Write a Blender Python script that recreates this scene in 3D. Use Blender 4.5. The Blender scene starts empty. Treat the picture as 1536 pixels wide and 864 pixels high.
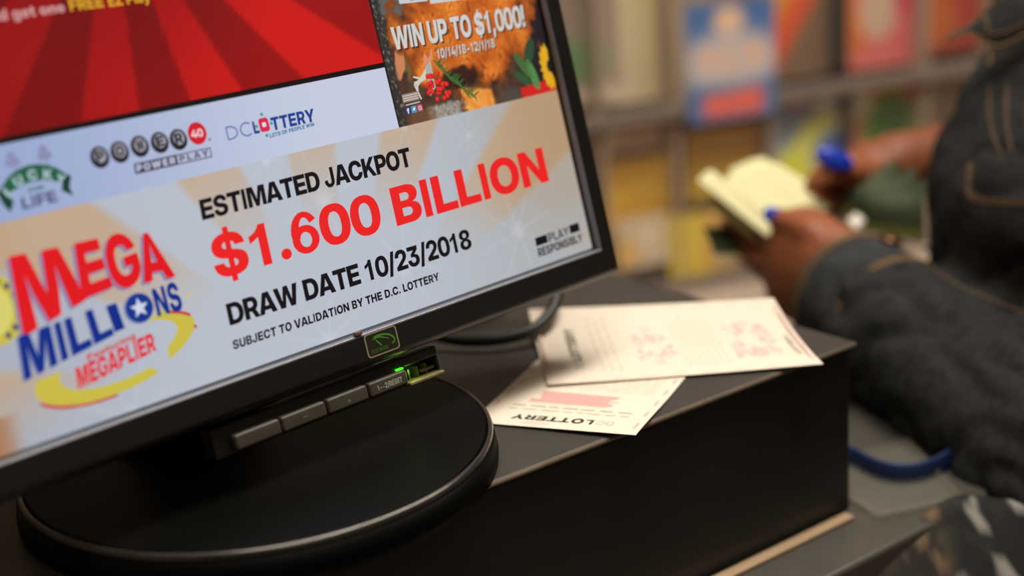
import bpy, bmesh, math, random
from mathutils import Vector, Matrix, noise
from mathutils.bvhtree import BVHTree
from mathutils.geometry import tessellate_polygon

PI = math.pi
SC = bpy.context.scene
COL = SC.collection
ZB = 1.12            # height of the till box's top above the shop floor

# ------------------------------------------------------------------ camera
F_PX = 2133.333      # 50 mm lens on 36 mm at 1536 px
ROWS = ((0.796174, -0.600567, -0.073657), (0.233261, 0.192329, 0.953205), (-0.558297, -0.776098, 0.293216))
CAMP = Vector((-0.53947, -0.45724, 0.253)) + Vector((0, 0, ZB))
cam_data = bpy.data.cameras.new('camera')
cam_data.lens = 50.0
cam_data.sensor_width = 36.0
cam_data.clip_start = 0.02
cam_data.dof.use_dof = True
cam_data.dof.focus_distance = 0.616
cam_data.dof.aperture_fstop = 3.4
cam_data.dof.aperture_blades = 9
cam = bpy.data.objects.new('camera', cam_data)
COL.objects.link(cam)
R_, U_, B_ = (Vector(r) for r in ROWS)
m3 = Matrix((R_, U_, B_)).transposed()
cam.matrix_world = Matrix.Translation(CAMP) @ m3.to_4x4()
SC.camera = cam

def at(u, v, d):
    """point of the place seen at pixel (u, v), d metres in front of the lens"""
    return CAMP + R_ * ((u - 768) / F_PX * d) - U_ * ((v - 432) / F_PX * d) - B_ * d

def ray(u, v):
    return R_ * ((u - 768) / F_PX) - U_ * ((v - 432) / F_PX) - B_

# ------------------------------------------------------------------ view, world
SC.view_settings.view_transform = 'Standard'
SC.view_settings.look = 'None'
SC.view_settings.exposure = 0.0
SC.view_settings.gamma = 1.0
SC.view_settings.use_curve_mapping = False
wd = bpy.data.worlds.new('shop_air'); SC.world = wd; wd.use_nodes = True
wd.node_tree.nodes['Background'].inputs[0].default_value = (1.0, 0.85, 0.7, 1)
wd.node_tree.nodes['Background'].inputs[1].default_value = 0.05

# ------------------------------------------------------------------ materials
def lin(c):
    return tuple(((x / 255) / 12.92 if x / 255 <= .04045 else ((x / 255 + .055) / 1.055) ** 2.4) for x in c)

def mat(name, rgb, rough=.6, metal=0., spec=.5, var=.0, vscale=40., bump=0., bscale=300., coat=0., emit=None, estr=0.):
    """procedural principled material: colour (sRGB 0-255) with noise variation and noise bump"""
    m = bpy.data.materials.new(name); m.use_nodes = True
    nt = m.node_tree; p = nt.nodes['Principled BSDF']
    c = lin(rgb)
    p.inputs['Base Color'].default_value = (*c, 1)
    p.inputs['Roughness'].default_value = rough
    p.inputs['Metallic'].default_value = metal
    p.inputs['Specular IOR Level'].default_value = spec
    p.inputs['Coat Weight'].default_value = coat
    tc = nt.nodes.new('ShaderNodeTexCoord')
    if var > 0:
        n = nt.nodes.new('ShaderNodeTexNoise'); n.inputs['Scale'].default_value = vscale; n.inputs['Detail'].default_value = 5
        r = nt.nodes.new('ShaderNodeValToRGB')
        r.color_ramp.elements[0].position = .3; r.color_ramp.elements[1].position = .7
        r.color_ramp.elements[0].color = (*[max(0, x * (1 - var)) for x in c], 1)
        r.color_ramp.elements[1].color = (*[min(1, x * (1 + var)) for x in c], 1)
        nt.links.new(tc.outputs['Object'], n.inputs['Vector'])
        nt.links.new(n.outputs['Fac'], r.inputs['Fac']); nt.links.new(r.outputs['Color'], p.inputs['Base Color'])
    if bump > 0:
        n = nt.nodes.new('ShaderNodeTexNoise'); n.inputs['Scale'].default_value = bscale; n.inputs['Detail'].default_value = 3
        b = nt.nodes.new('ShaderNodeBump'); b.inputs['Strength'].default_value = bump; b.inputs['Distance'].default_value = .001
        nt.links.new(tc.outputs['Object'], n.inputs['Vector'])
        nt.links.new(n.outputs['Fac'], b.inputs['Height']); nt.links.new(b.outputs['Normal'], p.inputs['Normal'])
    if emit:
        p.inputs['Emission Color'].default_value = (*lin(emit), 1); p.inputs['Emission Strength'].default_value = estr
    return m

def attr_mat(name, rough=.5, spec=.3, emission=0., bump=0., bscale=200.):
    """colour read from the mesh's own printed colours (attribute Col)"""
    m = bpy.data.materials.new(name); m.use_nodes = True
    nt = m.node_tree; p = nt.nodes['Principled BSDF']
    a = nt.nodes.new('ShaderNodeAttribute'); a.attribute_name = 'Col'
    p.inputs['Roughness'].default_value = rough; p.inputs['Specular IOR Level'].default_value = spec
    if emission:
        p.inputs['Base Color'].default_value = (.004, .004, .004, 1)
        nt.links.new(a.outputs['Color'], p.inputs['Emission Color']); p.inputs['Emission Strength'].default_value = emission
    else:
        nt.links.new(a.outputs['Color'], p.inputs['Base Color'])
    if bump:
        tc = nt.nodes.new('ShaderNodeTexCoord')
        n = nt.nodes.new('ShaderNodeTexNoise'); n.inputs['Scale'].default_value = bscale
        b = nt.nodes.new('ShaderNodeBump'); b.inputs['Strength'].default_value = bump; b.inputs['Distance'].default_value = .001
        nt.links.new(tc.outputs['Object'], n.inputs['Vector'])
        nt.links.new(n.outputs['Fac'], b.inputs['Height']); nt.links.new(b.outputs['Normal'], p.inputs['Normal'])
    return m

def clear_mat(name, tint=(252, 252, 250), fac=.12, rough=.08):
    """thin clear plastic: see-through sheet with its own shine"""
    m = bpy.data.materials.new(name); m.use_nodes = True
    nt = m.node_tree; nt.nodes.clear()
    o = nt.nodes.new('ShaderNodeOutputMaterial'); mx = nt.nodes.new('ShaderNodeMixShader')
    t = nt.nodes.new('ShaderNodeBsdfTransparent'); t.inputs[0].default_value = (*lin(tint), 1)
    p = nt.nodes.new('ShaderNodeBsdfPrincipled'); p.inputs['Roughness'].default_value = rough
    p.inputs['Base Color'].default_value = (*lin((200, 195, 185)), 1)
    lw = nt.nodes.new('ShaderNodeLayerWeight'); lw.inputs['Blend'].default_value = .25
    pw = nt.nodes.new('ShaderNodeMath'); pw.operation = 'POWER'; pw.inputs[1].default_value = 3
    ad = nt.nodes.new('ShaderNodeMath'); ad.operation = 'MULTIPLY_ADD'; ad.inputs[1].default_value = .5; ad.inputs[2].default_value = fac
    nt.links.new(lw.outputs['Facing'], pw.inputs[0]); nt.links.new(pw.outputs[0], ad.inputs[0]); nt.links.new(ad.outputs[0], mx.inputs[0])
    nt.links.new(t.outputs[0], mx.inputs[1]); nt.links.new(p.outputs[0], mx.inputs[2])
    nt.links.new(mx.outputs[0], o.inputs[0])
    return m

# ------------------------------------------------------------------ mesh helpers
class MB:
    def __init__(self):
        self.v = []; self.f = []; self.c = []; self.mi = []; self.m = 0; self.smooth = []; self.sm = False
    def vert(self, p, c=(1, 1, 1)):
        self.v.append(tuple(p)); self.c.append((*c[:3], 1)); return len(self.v) - 1
    def face(self, idx):
        self.f.append(tuple(idx)); self.mi.append(self.m); self.smooth.append(self.sm)
    def box(self, o, ax, ay, az, c=(1, 1, 1)):
        """box from corner o along three edge vectors"""
        o, ax, ay, az = Vector(o), Vector(ax), Vector(ay), Vector(az)
        if ax.cross(ay).dot(az) < 0: ax, ay = ay, ax
        i = [self.vert(o + ax * a + ay * b + az * d, c) for d in (0, 1) for a, b in ((0, 0), (1, 0), (1, 1), (0, 1))]
        for q in ((3, 2, 1, 0), (4, 5, 6, 7), (0, 1, 5, 4), (1, 2, 6, 5), (2, 3, 7, 6), (3, 0, 4, 7)): self.face([i[k] for k in q])
    def loft(self, rings, caps=True, closed=True, c=(1, 1, 1)):
        n = len(rings[0]); base = []
        for r in rings: base.append([self.vert(p, c) for p in r])
        for a, b in zip(base, base[1:]):
            for k in range(n if closed else n - 1):
                k2 = (k + 1) % n; self.face((a[k], a[k2], b[k2], b[k]))
        if caps and closed:
            self.face(base[0][::-1]); self.face(base[-1])
        return base
    def tube(self, pts, r, n=8, c=(1, 1, 1), caps=True, flat=1.0, up=None):
        pts = [Vector(p) for p in pts]; rings = []; prev = None
        rr = r if isinstance(r, (list, tuple)) else [r] * len(pts)
        for i, p in enumerate(pts):
            t = (pts[min(i + 1, len(pts) - 1)] - pts[max(i - 1, 0)]).normalized()
            if prev is None:
                a = Vector(up) if up is not None else (Vector((0, 0, 1)) if abs(t.z) < .9 else Vector((1, 0, 0)))
            else: a = prev
            a = (a - t * a.dot(t)).normalized(); prev = a; b = t.cross(a)
            rx, ry = rr[i] if isinstance(rr[i], (list, tuple)) else (rr[i], rr[i] * flat)
            rings.append([p + a * (rx * math.cos(2 * PI * k / n)) + b * (ry * math.sin(2 * PI * k / n)) for k in range(n)])
        self.loft(rings, caps, True, c)
    def lathe(self, o, prof, n=64, c=(1, 1, 1)):
        o = Vector(o)
        rings = [[o + Vector((r * math.cos(2 * PI * k / n), r * math.sin(2 * PI * k / n), z)) for k in range(n)] for r, z in prof]
        self.loft(rings, True, True, c)
    def ball(self, o, r, n=10, c=(1, 1, 1)):
        o = Vector(o); r = (r, r, r) if not isinstance(r, (tuple, list)) else r
        rings = []
        for i in range(1, n):
            th = PI * i / n
            rings.append([o + Vector((r[0] * math.sin(th) * math.cos(2 * PI * k / (2 * n)), r[1] * math.sin(th) * math.sin(2 * PI * k / (2 * n)), -r[2] * math.cos(th))) for k in range(2 * n)])
        self.loft(rings, True, True, c)
    def build(self, name, mats, parent=None, bevel=0., seg=2, smooth=None, attr=False):
        me = bpy.data.meshes.new(name); me.from_pydata(self.v, [], self.f)
        for m in (mats if isinstance(mats, (list, tuple)) else [mats]): me.materials.append(m)
        me.polygons.foreach_set('material_index', self.mi)
        me.polygons.foreach_set('use_smooth', [bool(s) for s in self.smooth] if smooth is None else [smooth] * len(self.f))
        if attr:
            a = me.color_attributes.new('Col', 'FLOAT_COLOR', 'POINT')
            a.data.foreach_set('color', [x for c in self.c for x in c])
        me.update()
        o = bpy.data.objects.new(name, me); COL.objects.link(o)
        if parent is not None:
            o.parent = parent; o.matrix_parent_inverse = Matrix.Translation(-parent.location)
        if bevel:
            b = o.modifiers.new('bevel', 'BEVEL'); b.width = bevel; b.segments = seg; b.limit_method = 'ANGLE'; b.angle_limit = .6
            me.polygons.foreach_set('use_smooth', [True] * len(me.polygons))
            w = o.modifiers.new('wn', 'WEIGHTED_NORMAL')
        return o

def thing(name, loc, label, cat, group=None):
    o = bpy.data.objects.new(name, None); COL.objects.link(o); o.location = loc; o.empty_display_size = .05
    o['label'] = label; o['category'] = cat
    if group: o['group'] = group
    return o

def tag(o, label, cat, group=None):
    o['label'] = label; o['category'] = cat
    if group: o['group'] = group
    return o

def struct(o):
    o['kind'] = 'structure'; return o

def L(x, y, z=0.):            # till-box coordinates (origin: right front top corner) to the shop
    return Vector((x, y, z + ZB))

def smooth_path(pts, sub=6):
    P = [Vector(p) for p in pts]; out = []
    for i in range(len(P) - 1):
        p0, p1, p2, p3 = P[max(i - 1, 0)], P[i], P[i + 1], P[min(i + 2, len(P) - 1)]
        for s in range(sub):
            t = s / sub
            out.append(.5 * ((2 * p1) + (p2 - p0) * t + (2 * p0 - 5 * p1 + 4 * p2 - p3) * t * t + (3 * p1 - p0 - 3 * p2 + p3) * t ** 3))
    out.append(P[-1]); return out

def lerp(a, b, t): return a + (b - a) * t
def mixc(a, b, t): return tuple(a[i] + (b[i] - a[i]) * t for i in range(3))
def sstep(a, b, x):
    t = max(0., min(1., (x - a) / (b - a))); return t * t * (3 - 2 * t)
def nz(x, y, s=1., z=0.): return noise.noise(Vector((x * s, y * s, z)))

# ------------------------------------------------------------------ bold sans lettering (outlines, 1000 units per em)
GLYPHS = {}
for _ln in """ 269 
!264 223 122,215 138,201 156,182 171,166 179,136 185,98 179,78 169,66 159,51 142,41 124,35 98,35 78,41 52,57 26,78 7,96 -3,122 -9,142 -9,168 -3,186 7,203 22,213 34,223 54,229 84;229 726,35 726,51 234,54 227,211 228
$677 608 598,590 630,576 648,547 677,521 695,491 711,459 723,394 736,393 833,295 833,294 738,225 725,185 711,151 693,125 675,102 654,82 630,64 598,54 572,46 526,48 474,64 426,76 404,98 378,131 351,171 329,203 317,263 301,291 297,294 294,294 146,277 149,257 159,230 184,218 206,211 241,33 241,34 198,40 168,52 132,68 102,86 78,117 49,137 35,199 7,247 -5,289 -9,294 -12,295 -107,393 -107,394 -10,469 3,537 31,571 55,596 80,610 98,628 132,636 154,642 184,644 248,632 300,610 338,579 369,529 399,475 419,394 438,395 579,417 567,438 546,450 522,455 499,627 499,626 536;454 230,458 208,454 190,446 176,425 157,395 145,394 270,405 269,429 257,448 240;294 580,294 462,289 461,263 473,244 490,236 508,236 528,244 548,257 563,279 577,289 581
+645 581 350,398 351,397 540,248 541,247 352,64 351,63 210,246 209,247 22,396 21,397 208,580 209
,269 225 127,58 128,55 125,26 -162,151 -161
-645 491 350,154 351,153 212,490 211
.269 226 122,218 138,204 156,185 171,169 179,139 185,101 179,81 169,69 159,54 142,44 124,38 98,38 78,44 52,65 21,81 7,99 -3,125 -9,145 -9,171 -3,189 7,206 22,216 34,226 54,232 84
/388 389 762,233 762,0 -109,155 -108
0645 590 563,568 607,548 637,513 674,491 692,453 714,413 728,375 736,291 738,225 726,193 714,157 694,127 670,100 641,78 609,56 565,38 509,30 473,24 425,22 389,24 301,30 253,38 217,60 153,76 121,96 91,133 52,153 36,187 16,235 -2,275 -10,307 -12,369 -10,411 -2,455 14,487 32,515 54,548 89,568 119,594 175,614 249,622 311,622 361,624 363,622 365,622 415,616 467,604 521;426 507,434 479,442 431,444 319,438 267,424 215,412 189,398 169,385 156,367 144,343 136,323 134,287 140,271 148,253 162,238 181,220 217,206 273,200 339,202 419,212 483,222 515,240 549,269 578,299 590,335 592,361 586,391 566,416 531
1560 388 725,263 726,234 667,181 610,119 574,62 555,63 428,147 462,226 513,227 0,388 1
2645 587 583,561 635,545 655,516 682,466 712,428 726,394 734,320 740,284 738,238 730,210 722,174 706,148 690,113 659,85 623,63 579,53 547,47 513,46 468,218 468,219 491,225 521,243 555,268 578,284 586,308 592,352 590,366 586,390 572,403 559,415 539,421 517,421 479,415 457,405 437,370 396,51 133,52 0,601 1,600 148,309 149,492 304,541 355,565 389,587 435,597 481,597 535
3645 569 727,63 727,64 578,353 577,201 435,201 333,322 332,360 324,384 312,403 295,417 271,421 257,423 233,419 205,403 171,376 146,348 134,324 130,292 132,272 138,256 146,236 162,223 179,213 199,207 219,204 248,28 248,27 231,33 187,45 149,59 119,89 77,122 46,152 26,202 4,230 -4,268 -10,338 -12,394 -6,434 4,498 34,530 58,551 79,573 109,585 131,597 163,605 215,605 243,599 283,581 329,563 355,540 378,520 392,492 406,462 416,428 422,398 422,393 425,569 585
4645 498 727,315 728,312 725,12 289,13 144,369 144,371 0,544 1,544 143,632 145,632 285,544 287,543 454,371 454,369 286,200 287
5645 562 728,68 728,46 296,215 295,230 322,253 343,287 357,329 361,365 353,385 341,406 320,416 304,428 266,428 222,424 204,412 178,402 164,377 143,365 137,323 129,301 131,279 137,265 143,243 159,230 174,218 196,211 233,37 233,40 194,48 162,72 110,92 82,123 51,155 29,215 3,273 -9,339 -11,403 -3,461 17,503 41,548 82,570 112,586 142,598 176,606 224,606 276,598 316,576 368,548 408,525 431,491 457,449 479,425 487,385 495,329 495,297 489,261 475,239 461,229 451,224 450,232 572,235 579,561 579
6600 546 563,530 595,508 629,496 645,457 684,427 706,405 718,349 736,299 738,265 732,231 720,177 686,130 637,104 599,80 551,54 467,44 393,44 333,48 307,44 231,46 205,56 163,72 125,102 81,123 58,149 36,191 12,227 -2,263 -10,289 -12,337 -10,395 6,451 36,477 58,508 93,528 125,544 163,554 205,556 231,554 279,544 321,528 359,508 391,484 419,451 448,409 472,373 486,337 494,311 496,263 494,219 482,216 483,216 487,236 549,260 591,283 614,295 622,313 628,331 628,349 622,361 614,382 593,408 549,423 508,541 558;396 301,406 267,408 223,404 199,396 175,378 145,349 118,333 110,309 104,279 106,243 124,212 159,196 199,192 223,192 253,196 277,201 282,212 285,208 309,222 331,243 352,267 366,291 372,321 370,357 352,378 331
7645 589 727,57 727,58 572,397 571,108 0,296 0,299 3,589 579
8645 585 599,571 629,559 647,538 670,500 698,468 714,432 726,364 738,280 738,212 726,178 714,136 692,112 674,91 653,65 613,51 567,49 541,51 517,61 477,77 449,98 426,118 410,148 394,178 384,213 377,160 366,134 356,96 334,61 301,37 259,27 213,27 185,33 147,47 111,63 87,86 62,108 44,138 26,200 2,268 -10,346 -12,406 -6,442 2,478 14,512 30,540 48,577 83,599 117,609 141,615 167,617 191,615 225,605 263,581 303,542 338,494 362,452 374,431 377,466 384,514 404,550 430,569 453,583 479,593 523,593 559;421 243,425 227,425 195,413 163,401 147,388 136,354 120,318 116,298 118,268 128,250 140,237 153,221 183,217 213,221 239,229 257,239 271,256 286,290 302,342 304,370 296,388 286,409 265;409 553,413 535,413 509,407 487,399 473,382 456,364 446,342 440,300 440,284 444,254 462,243 475,235 491,231 505,231 539,237 559,247 575,258 586,278 598,312 606,332 606,360 600,388 584,401 569
9600 544 564,528 602,508 634,484 662,451 691,395 721,337 737,311 739,263 737,205 721,149 691,123 669,92 634,72 602,56 564,46 522,44 496,46 448,56 406,72 368,92 336,116 308,149 279,191 255,227 241,263 233,311 231,337 233,384 244,378 216,364 178,340 136,317 113,305 105,287 99,269 99,251 105,239 113,218 134,192 178,177 219,55 167,54 164,70 132,104 82,143 43,161 29,195 9,241 -7,267 -11,301 -11,327 -7,369 7,407 29,423 41,462 80,482 106,508 150,530 202,546 260,552 296,556 334,556 394,552 420,556 496,554 522;396 552,406 518,408 474,404 450,399 445,388 442,392 418,378 396,349 369,333 361,309 355,279 357,243 375,212 410,196 450,192 474,192 504,196 528,204 552,222 582,243 603,267 617,291 623,321 621,357 603,378 582
A751 503 723,500 728,247 727,2 0,206 0,215 21,248 130,498 130,538 0,749 1;377 551,403 451,455 277,294 276,367 525,373 553
B648 595 601,573 643,538 678,492 704,448 718,400 726,366 728,43 727,44 0,424 2,476 12,514 26,556 52,583 77,603 105,615 129,627 173,629 219,625 249,617 277,597 313,560 350,524 370,498 378,472 380,467 383,500 392,540 414,567 439,585 465,595 487,603 521,603 567;429 255,435 233,433 201,421 175,396 154,364 144,227 145,228 300,372 298,390 292,410 280;409 541,415 515,411 483,401 465,376 444,348 436,227 437,228 584,346 584,366 580,388 568,401 555
C729 692 527,670 577,634 629,599 664,575 682,509 716,471 728,429 736,339 738,277 728,233 714,195 696,157 672,125 644,92 605,70 571,48 525,34 479,24 421,22 381,24 305,32 257,42 221,68 159,94 119,118 91,159 54,201 28,235 12,273 0,325 -10,357 -12,421 -10,489 4,551 30,577 46,607 70,630 93,658 129,686 183,702 237,706 267,517 268,506 233,494 211,477 190,451 170,423 158,389 152,349 154,317 162,289 176,271 190,254 209,238 235,224 271,214 325,214 401,224 455,242 499,273 538,309 562,355 574,411 572,437 564,459 552,488 525,496 513,508 489,517 458,705 458,702 491
D708 661 513,641 557,619 591,599 615,550 660,512 684,472 702,418 718,366 726,44 728,43 1,374 2,422 10,470 24,514 44,552 68,593 105,625 145,639 167,661 213,675 259,685 329,685 397,675 469;477 475,487 443,493 409,495 385,493 319,485 275,475 247,451 209,412 178,368 162,342 158,234 158,233 569,334 570,362 566,396 556,434 534,459 507
E626 595 727,43 727,44 0,595 1,594 160,233 161,234 286,567 287,566 442,234 442,233 565,594 566
F599 579 727,43 727,44 0,233 1,234 270,559 271,558 424,234 424,233 565,578 566
G739 694 533,670 587,638 631,617 652,593 672,555 696,511 716,479 726,411 738,339 738,307 734,277 728,233 714,195 696,155 670,122 641,92 605,70 571,46 519,32 469,24 421,22 343,24 307,32 257,50 199,64 167,88 127,131 78,151 60,189 34,247 8,281 -2,325 -10,395 -12,465 -4,537 20,589 50,609 66,648 107,666 133,688 177,700 215,708 267,708 399,387 400,386 265,523 264,524 253,520 233,508 207,485 182,459 166,443 160,415 154,375 152,333 158,291 176,262 201,244 225,224 271,214 325,214 401,220 439,230 473,242 499,270 535,289 550,311 562,345 572,403 574,425 570,459 556,488 531,506 499,511 478,703 478,700 509
H724 681 727,491 727,490 450,234 450,233 727,43 727,44 0,233 1,234 290,490 290,491 1,681 1
I290 226 725,64 725,65 0,226 1
J571 514 725,352 725,352 223,337 166,293 130,239 132,198 167,182 223,179 280,24 261,22 231,34 159,68 91,125 34,191 0,273 -12,345 0,369 12,411 34,468 91,502 159,514 235
K718 703 727,484 728,234 414,233 727,43 727,44 0,233 1,233 179,322 286,500 0,715 1,447 411,447 417,455 427
L570 551 159,233 161,233 727,44 728,43 1,550 0
M917 873 727,591 727,511 467,460 272,453 289,407 465,325 727,44 728,43 1,229 1,229 347,227 349,227 415,223 485,224 518,285 299,381 1,534 0,541 15,631 299,692 524,693 461,691 459,689 311,687 309,687 1,872 0
N735 691 727,503 727,504 286,439 405,236 728,43 727,44 0,233 1,233 345,231 347,230 440,311 297,498 0,691 1
O746 698 523,678 567,652 607,630 633,585 674,551 696,507 716,469 728,427 736,339 738,285 730,263 724,233 714,195 696,141 658,122 641,92 605,70 571,50 529,32 469,24 421,22 381,24 305,32 257,44 215,68 159,94 119,118 91,159 54,193 32,235 12,279 -2,325 -10,357 -12,421 -10,473 0,515 14,549 30,589 56,626 89,666 141,698 203,714 261,722 315,724 353,720 429,712 477;514 477,526 437,532 397,532 329,526 289,514 249,490 207,475 190,447 170,425 160,401 154,367 152,335 156,311 164,283 180,254 209,232 249,222 279,214 325,214 401,220 439,236 487,260 525,287 550,313 564,351 574,395 574,433 564,469 542,492 517
P644 607 579,591 611,573 637,546 664,522 682,494 698,444 716,390 726,356 728,43 727,44 0,233 1,234 228,374 228,432 236,486 254,520 272,544 290,573 319,591 345,607 377,617 407,623 439,625 467,623 517,617 549;433 517,439 495,437 451,421 419,402 402,378 390,350 384,233 385,234 572,336 572,376 566,404 552,425 531
R662 609 577,581 627,542 668,520 684,490 700,438 718,392 726,358 728,43 727,44 0,233 1,234 234,335 233,448 0,647 1,511 271,512 276,546 298,575 327,595 355,609 383,617 407,625 449,625 509,619 545;435 515,441 491,439 453,421 417,402 400,378 388,348 382,233 383,234 572,368 570,390 562,406 552,425 533
S677 618 571,592 627,572 653,545 678,523 694,489 712,423 732,381 738,295 738,253 732,221 724,183 710,153 694,115 666,88 637,66 603,54 573,48 545,46 497,50 465,58 439,82 397,107 370,127 354,179 326,211 314,267 300,371 280,417 264,433 254,450 237,456 223,458 209,456 195,450 181,439 168,423 156,375 140,331 138,285 146,247 166,234 179,220 201,211 240,33 240,34 199,40 167,50 137,64 109,84 81,113 52,139 34,175 16,233 -2,315 -12,395 -10,465 2,501 14,535 30,565 50,583 66,608 95,622 119,636 155,642 183,644 203,642 263,632 299,614 333,575 372,547 390,513 406,433 430,303 456,265 472,242 493,236 509,236 529,246 551,263 568,281 578,321 588,361 588,393 580,419 566,444 537,455 498,627 498,626 535
T651 630 727,20 727,21 566,230 565,231 0,420 1,420 565,629 566
U705 663 727,479 727,479 263,477 247,471 225,461 205,434 174,402 156,366 148,340 148,316 152,278 170,255 191,245 205,229 245,227 259,227 727,43 727,45 215,51 185,63 149,81 115,99 91,134 56,162 36,196 18,226 6,264 -4,332 -12,404 -10,458 0,510 18,544 36,572 56,607 91,625 115,641 145,653 179,661 217
V738 737 727,531 727,419 347,374 176,319 373,209 727,1 727,248 0,496 0,499 3
W1027 1025 727,822 728,819 725,755 431,718 236,687 385,607 727,422 728,413 701,399 633,351 437,308 234,275 411,227 625,207 727,2 728,5 709,193 3,196 0,402 0,405 3,499 381,511 447,514 450,531 365,623 1,830 0,837 17
X730 701 727,494 728,366 526,315 613,242 728,29 727,263 371,2 0,214 0,333 175,364 226,508 0,727 1,471 377
Y720 719 727,504 728,364 446,218 728,1 727,271 257,272 0,455 1,455 255
Z648 619 727,33 727,34 566,385 565,317 489,25 143,26 0,623 1,622 160,263 161,339 247,619 583
a575 522 408,504 444,488 464,469 481,451 493,417 509,373 521,325 527,259 527,223 523,163 507,115 481,90 458,66 424,50 378,47 347,213 347,222 372,229 381,243 391,271 399,299 399,327 391,346 374,350 364,350 344,339 329,311 317,165 299,119 285,75 259,46 226,32 194,26 164,26 128,30 100,38 76,48 58,77 27,91 17,127 1,179 -9,239 -7,267 -1,291 9,324 34,342 56,351 73,354 72,355 1,529 1,530 370;352 226,350 162,338 140,319 123,285 109,245 107,217 117,202 132,196 152,198 166,204 178,221 193,249 205,309 215,347 227
b618 576 374,550 428,522 464,489 493,457 511,429 521,395 527,347 527,299 515,277 503,259 489,238 466,227 449,226 728,45 729,44 2,223 1,225 79,242 48,265 23,297 3,327 -7,353 -11,407 -9,441 -1,487 21,503 33,536 66,558 100,578 146,592 214,594 270,588 330;398 330,408 294,410 240,406 214,398 188,384 164,367 147,357 141,331 133,295 135,265 149,244 170,236 182,224 212,220 232,222 298,232 328,244 348,263 367,279 377,297 383,327 385,351 379,369 369,388 348
c576 540 377,516 423,504 439,475 468,441 492,383 516,331 526,295 528,257 526,201 514,153 494,125 476,99 454,76 427,60 403,44 371,34 341,26 301,24 275,26 215,38 161,58 115,78 85,121 42,159 18,185 6,219 -4,277 -12,339 -10,387 0,415 10,447 26,491 60,526 105,546 153,554 209,379 210,372 179,364 163,351 148,319 132,309 130,277 132,251 144,232 163,218 189,208 233,208 281,212 307,226 343,247 368,263 378,281 384,317 384,345 372,364 353,376 327,379 306,553 306,552 329
d618 574 728,392 728,391 447,368 480,349 497,327 511,301 521,271 527,223 527,171 515,135 497,111 479,90 458,66 426,40 370,30 332,24 280,24 238,30 184,42 140,66 88,98 48,131 21,161 5,211 -9,265 -11,291 -7,325 5,357 27,380 54,393 81,395 1,574 2;392 312,398 282,398 236,388 196,372 168,343 143,313 133,285 133,265 139,251 147,232 166,218 192,208 236,210 298,218 326,232 352,249 369,271 381,291 385,321 383,339 377,357 365,380 338
e577 536 371,514 413,481 454,431 492,375 516,323 526,291 528,255 526,213 518,153 494,123 474,80 431,60 401,42 365,32 333,24 275,26 215,38 163,58 117,76 89,125 40,169 14,219 -4,277 -12,337 -10,387 0,415 10,447 26,487 54,524 95,546 139,551 166,391 166,380 147,371 138,347 124,313 116,275 118,247 128,237 134,220 151,206 177,200 213,555 214,554 299,548 333;382 341,386 327,385 318,202 319,206 339,218 361,237 380,257 390,273 394,299 396,333 390,357 376,368 365
f411 391 727,248 726,206 718,164 700,133 673,115 641,105 601,103 517,9 515,9 377,103 375,104 0,285 1,285 375,391 377,391 515,286 516,285 547,291 569,304 582,314 586,391 589
g618 574 514,393 515,391 447,372 474,357 489,319 513,297 521,265 527,211 525,167 513,129 493,88 456,66 426,42 376,30 334,24 284,26 220,34 178,48 138,74 92,100 62,135 35,157 23,185 13,213 7,243 5,279 7,317 17,347 33,376 62,394 92,394 14,388 -30,376 -54,359 -71,343 -79,329 -83,293 -85,259 -77,234 -60,221 -37,50 -38,58 -74,76 -112,92 -134,115 -157,141 -175,197 -199,253 -209,329 -211,385 -205,425 -195,475 -173,503 -153,520 -136,542 -106,556 -78,566 -46,574 22;388 328,398 290,398 246,388 206,374 182,349 159,317 147,273 149,249 161,232 178,218 202,208 244,210 304,218 332,232 356,249 373,263 381,283 387,315 387,337 381,357 369,374 352
h610 550 421,536 451,522 471,493 498,465 514,441 522,391 528,361 526,323 518,289 502,246 463,227 436,226 727,45 728,44 1,226 1,226 295,230 317,240 341,261 362,289 372,323 372,349 362,366 347,378 325,382 309,384 1,563 0,564 359
i271 227 515,45 515,46 0,227 1;227 683,206 712,176 730,152 736,118 736,94 730,70 716,51 697,43 683,37 657,37 637,43 613,53 595,70 578,90 566,120 558,150 558,176 564,206 582,227 611,233 631,233 665
k577 578 515,373 516,227 340,226 727,45 728,44 1,225 0,226 149,257 186,379 0,585 0,392 289
l300 226 727,44 727,44 141,46 117,54 85,62 69,72 53,85 40,107 24,149 8,183 2,285 0,286 133,243 138,232 147,226 161
m912 856 419,832 463,801 494,761 516,721 526,691 528,653 524,619 514,597 504,581 494,552 467,540 451,527 422,516 451,504 469,479 494,449 512,405 526,377 528,351 526,313 516,285 502,248 469,228 439,219 418,217 516,45 516,44 1,226 1,226 313,228 325,238 349,255 368,279 380,301 382,323 378,339 370,358 349,368 321,370 1,541 0,542 313,554 349,573 370,595 380,617 382,639 378,655 370,674 349,684 323,686 1,867 0,868 347,866 375
n610 550 421,532 457,501 492,473 510,441 522,389 528,349 524,313 514,289 502,273 490,246 463,225 432,223 516,45 516,44 1,226 1,226 295,230 317,240 341,261 362,289 372,323 372,349 362,366 347,378 325,382 309,384 1,563 0,564 359
o600 558 367,544 397,524 427,491 462,449 492,415 508,375 520,339 526,301 528,261 526,225 520,181 506,155 494,107 460,76 427,60 403,44 371,32 335,24 275,26 215,32 181,42 149,58 115,78 85,96 65,137 32,183 8,221 -4,283 -12,345 -10,379 -4,413 6,451 24,495 56,524 87,540 111,558 147,568 179,576 233,574 303,568 335;382 325,392 285,392 231,384 195,368 165,343 142,317 132,283 132,265 138,249 148,234 163,218 191,208 235,208 281,212 305,220 329,232 349,243 362,267 378,289 384,313 384,333 378,353 366,366 353
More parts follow.
